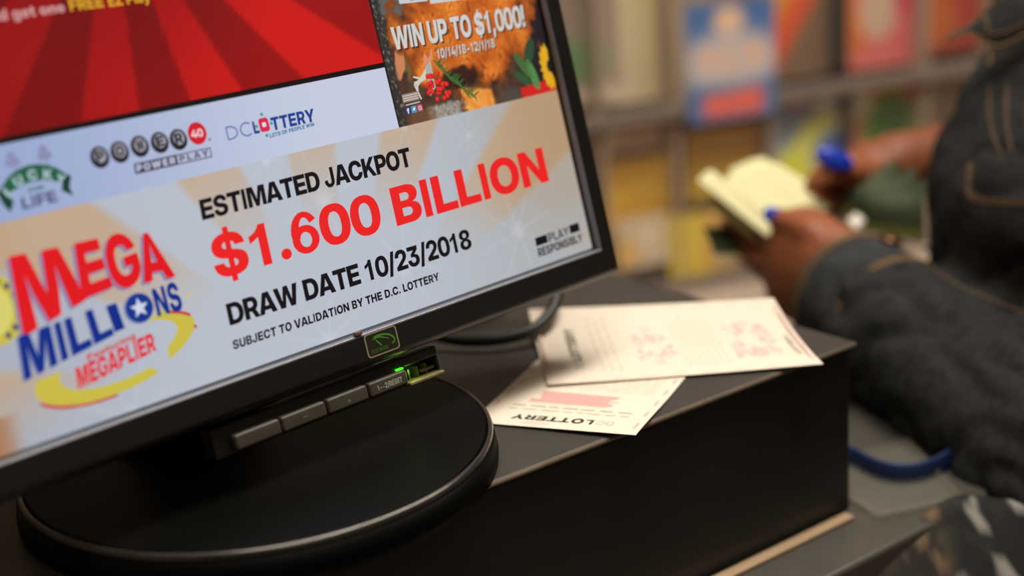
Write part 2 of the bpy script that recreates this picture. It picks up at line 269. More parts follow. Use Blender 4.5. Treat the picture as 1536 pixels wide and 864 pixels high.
p618 576 373,554 421,532 453,487 494,459 510,431 520,403 526,367 528,341 526,297 514,261 492,242 473,225 450,223 516,44 515,45 -204,226 -203,227 76,250 39,281 12,315 -4,361 -12,403 -10,433 -4,461 6,497 28,534 63,566 115,580 153,588 185,594 247,592 301,588 329;400 325,410 279,410 239,400 193,382 161,363 144,345 136,325 132,291 136,279 140,261 152,238 179,226 205,220 233,222 297,230 323,244 347,265 368,283 378,303 384,333 384,353 378,367 370,386 351
r405 396 515,323 516,301 512,279 504,265 496,246 477,228 445,221 424,219 516,44 515,45 0,226 1,226 275,232 303,246 331,267 352,289 364,319 370,396 369
s549 506 402,486 440,449 477,399 505,341 521,271 527,197 521,145 507,95 481,58 444,46 424,36 396,32 374,34 324,42 298,54 276,89 241,141 215,187 203,279 189,313 181,338 166,344 156,344 140,331 123,317 115,275 109,247 113,223 125,206 144,199 167,21 167,22 150,30 120,52 80,83 47,115 25,143 11,177 -1,231 -11,305 -13,355 -7,381 -1,419 13,461 37,500 76,522 118,528 146,528 188,520 220,508 242,477 271,439 291,383 307,273 325,241 333,220 346,212 366,216 380,229 393,247 401,277 405,303 401,327 389,344 370,348 360,348 350,351 347,515 347,514 370
t405 385 515,279 517,278 656,98 656,97 517,9 515,9 377,97 375,99 111,107 83,121 57,144 34,166 20,200 8,234 2,385 1,385 139,306 140,290 146,279 165,279 375,385 377
u610 564 516,384 516,382 212,376 190,362 166,337 149,315 143,283 145,259 155,244 168,230 194,226 214,226 516,44 516,44 168,48 134,64 82,88 44,107 25,127 11,165 -5,203 -11,257 -9,289 -1,321 15,362 52,385 87,387 1,564 2
v580 580 515,392 515,312 243,293 168,190 515,0 515,187 0,393 0,396 3
w860 860 515,666 515,630 363,596 185,593 180,570 283,510 515,351 516,316 387,267 180,264 185,232 347,192 515,1 516,6 493,158 1,346 1,410 215,428 291,431 294,452 209,514 1,701 0
y580 580 515,392 515,310 257,291 186,286 195,266 271,190 515,0 515,198 3,186 -35,180 -47,169 -58,153 -64,62 -65,63 -204,207 -204,233 -200,261 -192,277 -184,297 -170,324 -141,338 -119,364 -61""".split('\n'):
    if not _ln: continue
    _a, _, _b = _ln[1:].partition(' ')
    if _ln[0] == ' ': _a, _b = _ln[1:].strip(), ''
    GLYPHS[_ln[0]] = (int(_a), [[tuple(map(int, p.split())) for p in l.split(',')] for l in _b.split(';') if l])
CAPH = 727.0
_tess = {}
def area(l): return sum(l[i - 1][0] * l[i][1] - l[i][0] * l[i - 1][1] for i in range(len(l))) / 2
def inside(p, l):
    c = False
    for i in range(len(l)):
        a, b = l[i - 1], l[i]
        if (a[1] > p[1]) != (b[1] > p[1]) and p[0] < (b[0] - a[0]) * (p[1] - a[1]) / (b[1] - a[1]) + a[0]: c = not c
    return c
def glyph_tris(ch):
    if ch in _tess: return _tess[ch]
    loops = GLYPHS[ch][1]; out = []
    if loops:
        big = max(loops, key=lambda l: abs(area(l))); sg = area(big) > 0
        outer = [l for l in loops if (area(l) > 0) == sg]; holes = [l for l in loops if (area(l) > 0) != sg]
        for o in outer:
            grp = [o] + [h for h in holes if inside(h[0], o)]
            flat = [p for l in grp for p in l]
            for t in tessellate_polygon([[Vector((p[0], p[1], 0)) for p in l] for l in grp]):
                tri = [flat[i] for i in t]
                if area(tri) < 0: tri.reverse()
                out.append(tri)
    _tess[ch] = out; return out
def layout(s, track=0):
    x = 0; tris = []; lo = 1e9; hi = -1e9
    for ch in s:
        for t in glyph_tris(ch):
            tris.append([(p[0] + x, p[1]) for p in t])
            lo = min(lo, *(p[0] + x for p in t)); hi = max(hi, *(p[0] + x for p in t))
        x += GLYPHS[ch][0] + track
    return tris, lo, hi
def text(mb, to3, s, bl, br, tr, tl, col, lift=0., track=0):
    """lettering fitted to the quad baseline-left, baseline-right, cap-right, cap-left of a surface; to3 maps surface coords to space"""
    tris, lo, hi = layout(s, track)
    for t in tris:
        ids = []
        for x, y in t:
            a = (x - lo) / (hi - lo); b = y / CAPH
            p = [lerp(lerp(bl[i], br[i], a), lerp(tl[i], tr[i], a), b) for i in (0, 1)]
            ids.append(mb.vert(to3(p[0], p[1], lift), col))
        mb.face(ids)
def poly(mb, to3, pts, col, lift=0.):
    if len(pts) > 4 or True:
        ids = [mb.vert(to3(x, y, lift), col) for x, y in pts]
        if area(pts) < 0: ids.reverse(); pts = pts[::-1]
        for t in tessellate_polygon([[Vector((x, y, 0)) for x, y in pts]]):
            tri = [pts[i] for i in t]; q = [ids[i] for i in t]
            if area(tri) < 0: q.reverse()
            mb.face(q)
def disc(mb, to3, x, y, rx, ry, col, lift=0., n=20, rot=0.):
    c, s = math.cos(rot), math.sin(rot)
    poly(mb, to3, [(x + rx * math.cos(2 * PI * k / n) * c - ry * math.sin(2 * PI * k / n) * s, y + rx * math.cos(2 * PI * k / n) * s + ry * math.sin(2 * PI * k / n) * c) for k in range(n)], col, lift)
def stroke(mb, to3, pts, w, col, lift=0.):
    """ribbon of width w (or list of widths) along surface points"""
    n = len(pts); ws = w if isinstance(w, (list, tuple)) else [w] * n; ids = []
    for i, (x, y) in enumerate(pts):
        a, b = pts[max(i - 1, 0)], pts[min(i + 1, n - 1)]
        dx, dy = b[0] - a[0], b[1] - a[1]; d = math.hypot(dx, dy) or 1; nx, ny = -dy / d, dx / d
        ids.append((mb.vert(to3(x - nx * ws[i] / 2, y - ny * ws[i] / 2, lift), col), mb.vert(to3(x + nx * ws[i] / 2, y + ny * ws[i] / 2, lift), col)))
    for (a, b), (c, d) in zip(ids, ids[1:]): mb.face((a, c, d, b))
def arc(x, y, rx, ry, a0, a1, n=24, rot=0.):
    c, s = math.cos(rot), math.sin(rot); o = []
    for k in range(n + 1):
        t = math.radians(lerp(a0, a1, k / n)); px, py = rx * math.cos(t), ry * math.sin(t)
        o.append((x + px * c - py * s, y + px * s + py * c))
    return o
def paint(mb, to3, x0, x1, y0, y1, step, fn, lift=0.):
    nx, ny = max(1, round((x1 - x0) / step)), max(1, round((y1 - y0) / step))
    ids = [[mb.vert(to3(lerp(x0, x1, i / nx), lerp(y0, y1, j / ny), lift), lin(fn(lerp(x0, x1, i / nx), lerp(y0, y1, j / ny)))) for i in range(nx + 1)] for j in range(ny + 1)]
    for j in range(ny):
        for i in range(nx): mb.face((ids[j][i], ids[j][i + 1], ids[j + 1][i + 1], ids[j + 1][i]))
# ------------------------------------------------------------------ the shop: shell and ceiling lamps
ROT = math.radians(-15.7)                       # the ticket wall stands at this angle to the till box
RX = Vector((math.cos(ROT), math.sin(ROT), 0)); RN = Vector((math.sin(ROT), -math.cos(ROT), 0))   # along the wall, out of the wall
RO = at(1100, 150, 1.8)                         # a point on the front of the ticket wall
def room(a, b, z): return Vector((RO.x, RO.y, 0)) + RX * a + RN * b + Vector((0, 0, z))

M_wall = mat('painted_wall', (150, 130, 108), .8, var=.06, vscale=3)
M_floor = mat('vinyl_floor', (105, 92, 76), .45, var=.12, vscale=8)
M_ceil = mat('ceiling_tile', (205, 195, 180), .9, bump=.3, bscale=120)
A0, A1, B0, B1, HZ = -2.6, 2.4, -.35, 4.2, 2.9
def slab(name, a0, a1, b0, b1, z0, z1, m):
    mb = MB(); mb.box(room(a0, b0, z0), RX * (a1 - a0), RN * (b1 - b0), (0, 0, z1 - z0)); return struct(mb.build(name, m))
slab('floor', A0, A1, B0, B1, -.1, 0, M_floor)
slab('ceiling', A0, A1, B0, B1, HZ, HZ + .1, M_ceil)
slab('wall_back', A0, A1, B0 - .1, B0, 0, HZ, M_wall)
slab('wall_front', A0, A1, B1, B1 + .1, 0, HZ, M_wall)
slab('wall_left', A0 - .1, A0, B0, B1, 0, HZ, M_wall)
slab('wall_right', A1, A1 + .1, B0, B1, 0, HZ, M_wall)
slab('baseboard_back', A0, A1, B0, B0 + .015, 0, .1, mat('dark_skirting', (60, 52, 45), .5))

M_lampframe = mat('lamp_frame', (210, 205, 195), .4)
M_diffuser = mat('lamp_diffuser', (255, 235, 205), .5, emit=(255, 244, 225), estr=2.0)
def ceiling_lamp(a, b, watts, label, w=1.1, d=.5):
    p = room(a, b, HZ - .03)
    t = thing('ceiling_lamp', p, label, 'lamp', 'ceiling lamp panels')
    fr = MB()
    for da, db, la, lb in ((-w / 2, -d / 2, w, .03), (-w / 2, d / 2 - .03, w, .03), (-w / 2, -d / 2 + .03, .03, d - .06), (w / 2 - .03, -d / 2 + .03, .03, d - .06)):
        fr.box(room(a + da, b + db, HZ - .05), RX * la, RN * lb, (0, 0, .0499))
    fr.build('frame', M_lampframe, t)
    df = MB(); df.box(room(a - w / 2 + .03, b - d / 2 + .03, HZ - .03), RX * (w - .06), RN * (d - .06), (0, 0, .01)); df.build('diffuser', M_diffuser, t)
    l = bpy.data.lights.new('lamp_light', 'AREA'); l.shape = 'RECTANGLE'; l.size = w - .08; l.size_y = d - .08; l.energy = watts; l.color = (1.0, .945, .865)
    o = bpy.data.objects.new('lamp_light', l); COL.objects.link(o); o.parent = t
    o.location = (0, 0, -.022); o.rotation_euler = (0, 0, ROT)
ceiling_lamp(-.62, 1.3, 17, 'long warm ceiling light panel over the till counter')
ceiling_lamp(1.3, .9, 16, 'long warm ceiling light panel over the customer')
ceiling_lamp(.1, .8, 26, 'warm ceiling light panel nearest the ticket wall')
ceiling_lamp(-.6, 2.9, 4, 'long warm ceiling light panel behind the till')

# ------------------------------------------------------------------ till counter, box
M_counter = mat('dark_grey_laminate', (80, 76, 68), .35, var=.1, vscale=60)
M_cab = mat('counter_cabinet', (58, 52, 46), .5, var=.1, vscale=6)
M_strip = mat('tan_edge_trim', (190, 160, 125), .35, var=.08, vscale=30)
CT = -.095
ctr = thing('till_counter', L(-.5, .3, -ZB), 'dark grey laminate counter that carries the black box and monitor', 'counter')
mb = MB(); mb.box(L(-1.3, -.04, CT - .035), (1.465, 0, 0), (0, .56, 0), (0, 0, .035)); mb.build('worktop', M_counter, ctr, .003)
mb = MB(); mb.box(L(-1.28, -.02, -ZB), (1.42, 0, 0), (0, .52, 0), (0, 0, ZB + CT - .035)); mb.build('cabinet', M_cab, ctr, .003)
mb = MB(); mb.box(L(-1.25, -.0095, CT), (1.242, 0, 0), (0, .0065, 0), (0, 0, .0025)); mb.build('edge_trim', M_strip, ctr, .0008)

M_box = mat('black_box_enamel', (34, 33, 29), .42, spec=.45, var=.12, vscale=25, bump=.08, bscale=900)
M_boxtop = mat('black_box_lid', (60, 55, 49), .5, spec=.4, var=.1, vscale=30, bump=.1, bscale=1200)
M_boxedge = mat('pale_lid_edge', (110, 96, 80), .35, spec=.5, var=.2, vscale=60)  # paler brown than the lid, along its front and right edges
bx = thing('till_box', L(-.45, .22, CT), 'large black metal till box under the monitor and tickets', 'till box')
mb = MB(); mb.box(L(-.95, 0, CT), (.95, 0, 0), (0, .46, 0), (0, 0, -CT - .0035)); mb.build('body', M_box, bx, .002)
mb = MB(); mb.box(L(-.952, -.0025, -.0035), (.9535, 0, 0), (0, .4645, 0), (0, 0, .0035)); mb.build('lid', M_boxtop, bx, .0012, 3)
mb = MB(); mb.tube([L(-.951, -.0024, -.0014), L(.0008, -.0024, -.0014)], .0012, 8)
mb.tube([L(.0010, -.0024, -.0014), L(.0010, .461, -.0014)], .0012, 8); mb.build('lid_edge', M_boxedge, bx, smooth=True)

# ------------------------------------------------------------------ monitor
PB = L(-.2946, .0564, .1044)                    # screen coords origin; x right along the screen, y up along it, n out of it
XM = Vector((.991258, .131939, 0)); UM = Vector((-.028839, .216665, .97582)); NM = Vector((.128749, -.967289, .218575)); BM = Vector((-.131939, .991258, 0))
def scr(x, y, n=0.):                            # millimetres on the screen
    return PB + XM * (x / 1000) + UM * (y / 1000) + NM * (n / 1000)
SX0, SX1, SY0, SY1 = -186.6, 186.6, -43.8, 254.7
BASE = L(-.2972, .0757, 0)
mon = thing('monitor', BASE, 'black desktop monitor showing a lottery jackpot, on a round stand', 'monitor')

M_screen = attr_mat('lit_screen', .38, .25, emission=1.0)
M_bezel = mat('black_monitor_plastic', (25, 24, 21), .38, spec=.5, var=.1, vscale=120, bump=.12, bscale=1500)
M_gloss = mat('black_stand_gloss', (7, 7, 6), .45, spec=.06, var=.1, vscale=50)
M_rim_highlight = mat('stand_highlight_ring', (92, 88, 84), .24, metal=.8, var=.1, vscale=90)  # metal ring added to secure the highlight on the stand's rounded plastic edge
M_btn = mat('grey_button_plastic', (70, 64, 54), .45, var=.1, vscale=200, bump=.1, bscale=2000)

# bezel: one mitred frame profile (outward distance, height) lofted round the screen, then the rear shell
def frame_ring(d, n, db=None):
    db = d if db is None else db
    return [scr(SX0 - d, SY0 - db, n), scr(SX1 + d, SY0 - db, n), scr(SX1 + d, SY1 + d, n), scr(SX0 - d, SY1 + d, n)]
mb = MB()
mb.loft([frame_ring(*q_) for q_ in [(0, -1.5, 0), (0, .25, 0), (.7, 2.3, .9)]], caps=False)
prof = [(2.0, 4.5, 2.2), (2.5, 4.5, 2.7), (10.6, 4.4, 12.2), (12.0, 3.6, 14.2), (12.8, 1.8, 15.6), (13.1, -1.0, 16.2), (13.1, -13, 16.4)]
mb.loft([frame_ring(d, n, b) for d, n, b in prof], caps=False)
bez = mb.build('bezel', M_bezel, mon, .0008, 2)
mb = MB(); mb.loft([frame_ring(d, n, b) for d, n, b in [(.7, 2.3, .9), (1.3, 4.2, 1.5), (2.0, 4.5, 2.2)]], caps=False)
mb.build('bezel_lip', mat('glossy_bezel_lip', (128, 128, 136), .28, metal=.55), mon, .0002, 1)
mb = MB()
mb.loft([frame_ring(12.8, -13, 16), frame_ring(10, -20, 12), frame_ring(-6, -34, -4), frame_ring(-40, -48, -40), frame_ring(-60, -52, -60)])
mb.build('rear_shell', M_bezel, mon, .004, 3)

# screen picture
s = MB(); g = lambda *c: lin(c)
def S3(x, y, lift=0.): return scr(x, y, .15 + lift)
def red_fn(x, y):
    dx, dy = x + 25, 151 - y
    a = math.degrees(math.atan2(dx, dy if abs(dy) > 1e-3 else 1e-3)); r = math.hypot(dx, dy)
    k = ((a + 38) / 15.2) % 2
    d = sstep(-.04, .04, k) - sstep(.96, 1.04, k) + sstep(1.96, 2.04, k)
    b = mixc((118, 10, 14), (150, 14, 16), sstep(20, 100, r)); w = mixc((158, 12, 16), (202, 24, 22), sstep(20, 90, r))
    c = mixc(w, b, d); t = sstep(-115, 40, x)  # t paints the screen's dimming towards the left into the red
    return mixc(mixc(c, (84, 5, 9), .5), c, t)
STARS = ((36.6, 14, 26), (124, 25, 13), (141, -24, 26), (69.5, -23.5, 26), (14, 36, 16), (88, 36, 13), (-72, -46, 26), (22, -44, 24))
def panel_fn(x, y):
    c = mixc((165, 172, 186), (184, 190, 202), sstep(-150, -20, x)); c = mixc(c, (172, 176, 180), sstep(60, 170, x))
    dx, dy = x - 30, y + 62; a = math.degrees(math.atan2(dy, dx)); r = math.hypot(dx, dy)
    ray_ = sstep(.35, .6, .5 + .5 * math.sin(math.radians(a * 13 + 50)))
    k = ray_ * max(sstep(60, 150, math.hypot(dx, dy * 1.2)) * .75, 0) * sstep(-28, 12, y + .25 * abs(dx) - 14)
    c = mixc(c, (196, 160, 122), min(1, k))
    if x > 100: c = mixc(c, (178, 146, 112), .75 * sstep(115, 178, x) * sstep(-44, -10, y) * (.55 + .45 * ray_))
    if x < -60: c = mixc(c, (205, 140, 70), .8 * sstep(-88, -150, x) * sstep(-12, 14, y))
    if y < -30: c = mixc(c, (168, 110, 70), .8 * sstep(-112, -124, x))
    for sx, sy, sr in STARS:
        ex, ey = x - sx, y - sy; d = math.hypot(ex, ey)
        if d < sr:
            an = math.degrees(math.atan2(ey, ex)); sp = max(0, math.cos(math.radians(an * 8 + sx * 7))) ** 10
            c = mixc(c, (222, 224, 232), (1 - d / sr) * (.28 * sp + .4 * max(0, 1 - d / (sr * .22))))
    return c
def band_fn(x, y): return mixc((150, 166, 206), (196, 203, 222), sstep(-120, 60, x))  # left end painted dimmer and bluer, as screens fade at an angle
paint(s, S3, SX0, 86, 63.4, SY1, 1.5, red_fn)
paint(s, S3, SX0, 86, 36.1, 63.4, 4, band_fn)
paint(s, S3, SX0, SX1, SY0, 36.1, 1.0, panel_fn)
poly(s, S3, [(SX0, 63.2), (86, 63.2), (86, 65.4), (SX0, 65.6)], g(22, 10, 14), .03)
poly(s, S3, [(85.3, 36.1), (86.2, 36.1), (86.2, SY1), (85.3, SY1)], g(30, 24, 24), .04)
# top line of the red advert
text(s, S3, 'and get one', (-88, 106.3), (-55.5, 106.2), (-55.4, 110.2), (-88, 110.4), g(205, 150, 150), .03)
text(s, S3, 'FREE', (-53.5, 106.2), (-39.5, 106), (-39.4, 110.4), (-53.4, 110.6), g(214, 160, 40), .03)
text(s, S3, 'EZ Play', (-37.5, 105.8), (-19.5, 105.6), (-19.4, 109.8), (-37.4, 110.2), g(214, 160, 40), .03)
# lottery logos of the white band
BK = g(28, 22, 34)
for k, (bx_, by_, ch) in enumerate(((-57.5, 51.4, 'P'), (-49, 51.7, 'O'), (-40.2, 52.2, 'W'), (-31.5, 52, 'E'), (-23.2, 51.6, 'R'))):
    disc(s, S3, bx_, by_, 3.9, 4.2, g(72, 64, 80), .03); disc(s, S3, bx_ + .2, by_ - .3, 3.4, 3.7, g(34, 28, 36), .04)
    disc(s, S3, bx_ + .3, by_ + .5, 2.5, 2.7, g(158, 156, 166), .05)
    text(s, S3, ch, (bx_ - 1.5, by_ - 1.5), (bx_ + 1.9, by_ - 1.5), (bx_ + 1.9, by_ + 2.4), (bx_ - 1.5, by_ + 2.4), BK, .06)
disc(s, S3, -14.4, 52.4, 4.2, 4.5, g(206, 30, 44), .03)
text(s, S3, '40', (-17.2, 50.8), (-11.8, 50.8), (-11.8, 54), (-17.2, 54), g(238, 205, 212), .05)
disc(s, S3, -9.6, 49, .5, .5, g(150, 40, 60), .03)
poly(s, S3, [(-45, 42.2), (-10.4, 42.0), (-10.2, 46.0), (-44.6, 46.2)], g(70, 60, 84), .03)
poly(s, S3, [(-26, 42.5), (-10.8, 42.4), (-10.6, 45.6), (-25.8, 45.7)], g(178, 184, 208), .04)
text(s, S3, 'POWER', (-44, 42.9), (-27, 42.8), (-26.8, 45.4), (-43.8, 45.5), g(196, 200, 220), .05, 160)
text(s, S3, 'PLAY', (-25, 42.9), (-11.8, 42.8), (-11.6, 45.3), (-24.8, 45.4), g(92, 86, 110), .05, 200)
BL1, BL2, TEAL = g(70, 96, 170), g(28, 62, 140), g(60, 150, 170)
stroke(s, S3, [(-1.2, 47.2), (-1, 52.4)], .55, BL1, .03)
stroke(s, S3, [(-1.2, 47.3)] + arc(.3, 49.8, 3.4, 2.5, -88, 88, 14) + [(-1, 52.2)], .55, BL1, .03)
stroke(s, S3, arc(8.3, 49.8, 2.9, 2.6, 48, 312, 18), .55, BL1, .03)
text(s, S3, 'L', (11.4, 47.2), (14.2, 47.2), (14.3, 52.3), (11.5, 52.3), BL2, .03)
RB = g(214, 40, 78)
poly(s, S3, [(14.6, 48.0), (15.4, 47.2), (18.6, 47.2), (19.4, 48.0), (19.4, 52.0), (18.6, 52.9), (15.4, 52.9), (14.6, 52.0)], RB, .03)
poly(s, S3, [(16.1, 49.2), (17.9, 49.2), (17.9, 51), (16.1, 51)], g(225, 222, 232), .05)
for dx, dy in ((17, 54.4), (17, 45.6), (13.2, 50), (20.6, 50)): disc(s, S3, dx, dy, .75, .75, TEAL, .03, 8)
text(s, S3, 'TTERY', (20.2, 46.9), (42.4, 46.9), (42.8, 52.3), (20.5, 52.3), BL2, .03)
text(s, S3, 'LOTS OF PEOPLE WIN', (18.2, 44.3), (41.2, 45.1), (41.3, 46.6), (18.3, 46.0), g(46, 110, 160), .03, 30)
# clover club logo
GR = g(34, 96, 66); GD = g(20, 62, 46)
for cx_, cy_ in ((-91, 57), (-78.5, 57)):
    for ang in (90, 210, 330): disc(s, S3, cx_ + 1.6 * math.cos(math.radians(ang)), cy_ + 1.6 * math.sin(math.radians(ang)), 1.6, 1.6, g(138, 140, 178), .02, 12)
    stroke(s, S3, [(cx_, cy_ - 1), (cx_ + .4, cy_ - 4)], .7, g(138, 140, 178), .02)
poly(s, S3, arc(-85, 43, 14, 11, 160, 20, 20) + arc(-85, 40, 13, 8, 20, 160, 20), GR, .03)
poly(s, S3, [(-99.6, 47), (-97, 48.6), (-94.5, 42.5), (-96.6, 39), (-98.4, 42)], GD, .035); poly(s, S3, [(-70.6, 47), (-73.2, 48.6), (-75.6, 42.5), (-71.8, 39.6), (-72.4, 43)], GD, .035)
for ch, a in zip('LUCKY', (146, 118, 90, 62, 34)):
    x_, y_ = -85 + 12.2 * math.cos(math.radians(a)), 41.6 + 8.6 * math.sin(math.radians(a)); r_ = math.radians(a - 90) * .5
    q = [(-1.7, -1.6), (1.7, -1.6), (1.7, 2), (-1.7, 2)]; q = [(x_ + p[0] * math.cos(r_) - p[1] * math.sin(r_), y_ + p[0] * math.sin(r_) + p[1] * math.cos(r_)) for p in q]
    text(s, S3, ch, *q, g(172, 196, 206), .05)
text(s, S3, 'FOR', (-88, 44.4), (-82, 44.4), (-82, 46), (-88, 46), g(60, 110, 100), .05)
text(s, S3, 'LIFE', (-92, 39), (-78, 39), (-78.4, 43.2), (-91.6, 43.2), g(84, 84, 118), .05)
# jackpot lettering
TX = g(18, 13, 20); RD = g(232, 34, 34)
text(s, S3, 'ESTIMATED JACKPOT', (-22, 18.7), (87.6, 18.3), (87.8, 26.8), (-21.4, 26.8), TX, .04, -40)
text(s, S3, '$1.600 BILLION', (-22.4, -5.5), (168, -5.7), (168, 11.1), (-21.6, 11.6), RD, .04, -24)
text(s, S3, 'DRAW DATE 10/23/2018', (-22, -24.6), (110.8, -25), (111, -16), (-21.6, -15.8), TX, .04, -40)
text(s, S3, 'SUBJECT TO VALIDATION BY THE D.C. LOTTERY', (-23.2, -34.2), (87.6, -34.4), (87.7, -30.8), (-22.8, -30.6), TX, .04, 0)
text(s, S3, 'PLAY', (159, -34.2), (173.4, -34), (173.4, -29.6), (159, -29.8), g(82, 80, 80), .04)
poly(s, S3, [(150, -34), (158.2, -34), (158.2, -30), (150.2, -30)], TX, .04); poly(s, S3, [(174, -33.6), (181, -33.6), (181, -29.4), (174.2, -29.4)], TX, .04)
text(s, S3, 'RESPONSIBLY', (150, -39.4), (181.4, -39), (181.4, -35), (150.2, -35.2), g(40, 38, 40), .04)
# big jackpot game logo
YE, YD = g(200, 186, 70), g(150, 138, 52)
disc(s, S3, -113, 7, 12, 13, YE, .02, 30); disc(s, S3, -114, 7, 8.5, 9.5, g(214, 206, 110), .025, 30)
for a in range(-70, 80, 22): disc(s, S3, -113 + 9.8 * math.cos(math.radians(a)), 7 + 10.8 * math.sin(math.radians(a)), 1.1, 1.3, g(40, 50, 110), .03, 8)
MG = ('M', (-104.5, -5.2), (-77.5, 1.5), (-83, 22.8), (-101.8, 23.9)), ('E', (-79.2, 1.8), (-66, 3.2), (-67, 22.3), (-76.5, 22.6)), ('G', (-66, .6), (-52.2, 3), (-53.6, 22), (-66, 21.8)), ('A', (-53.4, 1.4), (-39.6, .4), (-44.2, 18.8), (-50.4, 20.4))
for ch, a, b, c_, d in MG:
    text(s, S3, ch, *[(p[0] - 1.3, p[1] - .7) for p in (a, b, c_, d)], g(140, 128, 170), .04)
    text(s, S3, ch, a, b, c_, d, g(222, 22, 30), .06)
text(s, S3, 'MILL', (-109.3, -21), (-71.2, -14.4), (-72.2, -2.6), (-107.4, -5.2), g(132, 140, 180), .065); text(s, S3, 'MILL', (-108.6, -20.6), (-70.6, -14), (-71.6, -2.2), (-106.6, -4.6), g(12, 44, 136), .08)
text(s, S3, 'I', (-70.2, -13.4), (-65.8, -13), (-66.6, -2.8), (-71, -3), g(12, 44, 136), .08)
disc(s, S3, -58.4, -7.4, 6.2, 5.9, g(132, 140, 180), .065, 24); disc(s, S3, -57.9, -7.2, 5.8, 5.6, g(16, 52, 140), .08, 24)
poly(s, S3, [(-57.9 + (4 if k % 2 == 0 else 1.7) * math.sin(k * PI / 5), -7.2 + (4 if k % 2 == 0 else 1.7) * math.cos(k * PI / 5)) for k in range(10)], g(205, 212, 232), .1)
text(s, S3, 'NS', (-51.4, -12.6), (-40, -12.8), (-40, -1.4), (-51.2, -1.8), g(12, 44, 136), .08)
ring_o = arc(-71, -22.5, 34.6, 11.6, 48, -58, 26, .14) ; ring_i = arc(-73.5, -22.2, 29, 8.6, -40, 52, 26, .14)
poly(s, S3, ring_o + ring_i, YE, .05)
ring_o = arc(-71, -23, 35.2, 12.4, 160, 292, 30, .1); ring_i = arc(-68, -22, 28, 9.2, 285, 158, 30, .1)
poly(s, S3, ring_o + ring_i, YE, .05)
stroke(s, S3, arc(-71, -22.5, 36.6, 13.4, 197, 262, 20, .1), [.3] + [1.3] * 10 + [1.0] * 9 + [.2], g(196, 70, 84), .06)
stroke(s, S3, arc(-71, -24.6, 36, 13, 18, 44, 12, .14), [.2] + [1.2] * 10 + [1.0, .3], g(196, 50, 70), .06)
disc(s, S3, -37, -20.5, .8, .8, g(190, 70, 90), .05, 8); disc(s, S3, -36.4, -8, .9, .9, g(205, 190, 120), .05, 8)
text(s, S3, 'Featuring', (-83.4, -20.8), (-62.6, -17.8), (-62.8, -15.6), (-83.4, -18.2), g(206, 60, 60), .09)
text(s, S3, 'MEGAPLIER', (-90, -29.6), (-55.6, -24.8), (-55.4, -17.6), (-89, -21.8), g(222, 36, 44), .09)
# picture advert: roast turkey, berries, herbs, cutlery
def ad_fn(x, y):
    n1, n2, n3 = nz(x, y, .09), nz(x, y, .25, 3), nz(x, y, .7, 7)
    c = mixc((62, 42, 34), (96, 68, 50), .5 + .7 * n2)
    if x > 160: c = mixc(c, (38, 32, 36), sstep(160, 172, x + 4 * n2))
    c = mixc(c, (112, 92, 50), sstep(.25, .5, 1.2 - math.hypot((x - 101) / 9, (y - 63) / 8) + .5 * n2))            # bay leaves
    c = mixc(c, (214, 134, 92), .9 * sstep(.2, .35, 1 - math.hypot((x - 95 - .3 * (y - 66)) / 4.2, (y - 66) / 13) + .25 * n2))  # peach cloth
    c = mixc(c, (98, 96, 92), sstep(.1, .3, 1.2 - math.hypot((x - 97) / 10, (y - 93) / 10) + .2 * n3))              # grey napkin
    d = 1 - math.hypot((x - 137 - .2 * (y - 68)) / 46, (y - 75) / 32) + .26 * n1 + .12 * n2
    t = mixc((176, 80, 26), (226, 128, 44), .5 + .8 * n1 + .45 * n2); t = mixc(t, (140, 56, 20), .7 * sstep(.25, .6, n2 - .3 * n3)); t = mixc(t, (238, 156, 70), .6 * sstep(.3, .6, n3 + .5 * n1))
    c = mixc(c, mixc((120, 56, 24), t, sstep(0, .3, d)), sstep(0, .1, d))
    e = 1 - math.hypot((x - 128 - .2 * (y - 52)) / 15, (y - 52) / 6.5)
    c = mixc(c, (44, 26, 22), .9 * sstep(.05, .4, e + .3 * n2))                                                     # dark gap under it
    if 124 < x < 146 and y < 47: c = mixc(c, mixc((224, 132, 48), (238, 168, 86), .5 + n2), sstep(124, 128, x + 2 * n3) * sstep(146, 143.5, x) * sstep(47.5, 45.5, y + .2 * (x - 130)))
    if y < 43: c = mixc(c, (176, 172, 164), sstep(102, 106, x) * sstep(127, 121, x + 3 * n2) * sstep(43, 41, y + 2 * n2) * (.75 + .5 * n3))
    if y < 43 and x < 108: c = mixc(c, (120, 84, 60), .6 * sstep(43, 40, y) * sstep(90, 95, x))
    c = mixc(c, (78, 70, 64), sstep(148, 152, x) * sstep(164, 160, x) * sstep(43, 40, y + 2 * n2))
    c = mixc(c, (206, 36, 34), sstep(162, 164, x) * sstep(41.5, 40.5, y - .05 * (x - 162)))
    if x < 93: c = mixc(mixc((52, 48, 46), (120, 114, 106), sstep(.1, .5, nz(x * 1.3 + y * .4, y * .9, .6))), c, sstep(89.5, 92.5, x + 2 * nz(0, y, .2)))
    return c
paint(s, S3, 86.2, SX1, 36.1, 130, .6, ad_fn)
paint(s, S3, 86.2, SX1, 130, SY1, 3, ad_fn)
for k in range(5): stroke(s, S3, [(109.5 - k * .8, 60 - k), (106 - k * 1.6, 54.5 - k * .4), (100 - k * .6 + k * k * .25, 56.5 - k * 2.6)], [1.6, 1.1, .8], g(206, 204, 194), .03)
poly(s, S3, [(108, 60), (112, 62), (111.5, 50), (107, 46.5)], g(176, 172, 160), .035); poly(s, S3, [(106.5, 60), (113.4, 62.4), (114.6, 67.6), (111, 63), (109.4, 66)], g(214, 142, 104), .04)
random.seed(4)
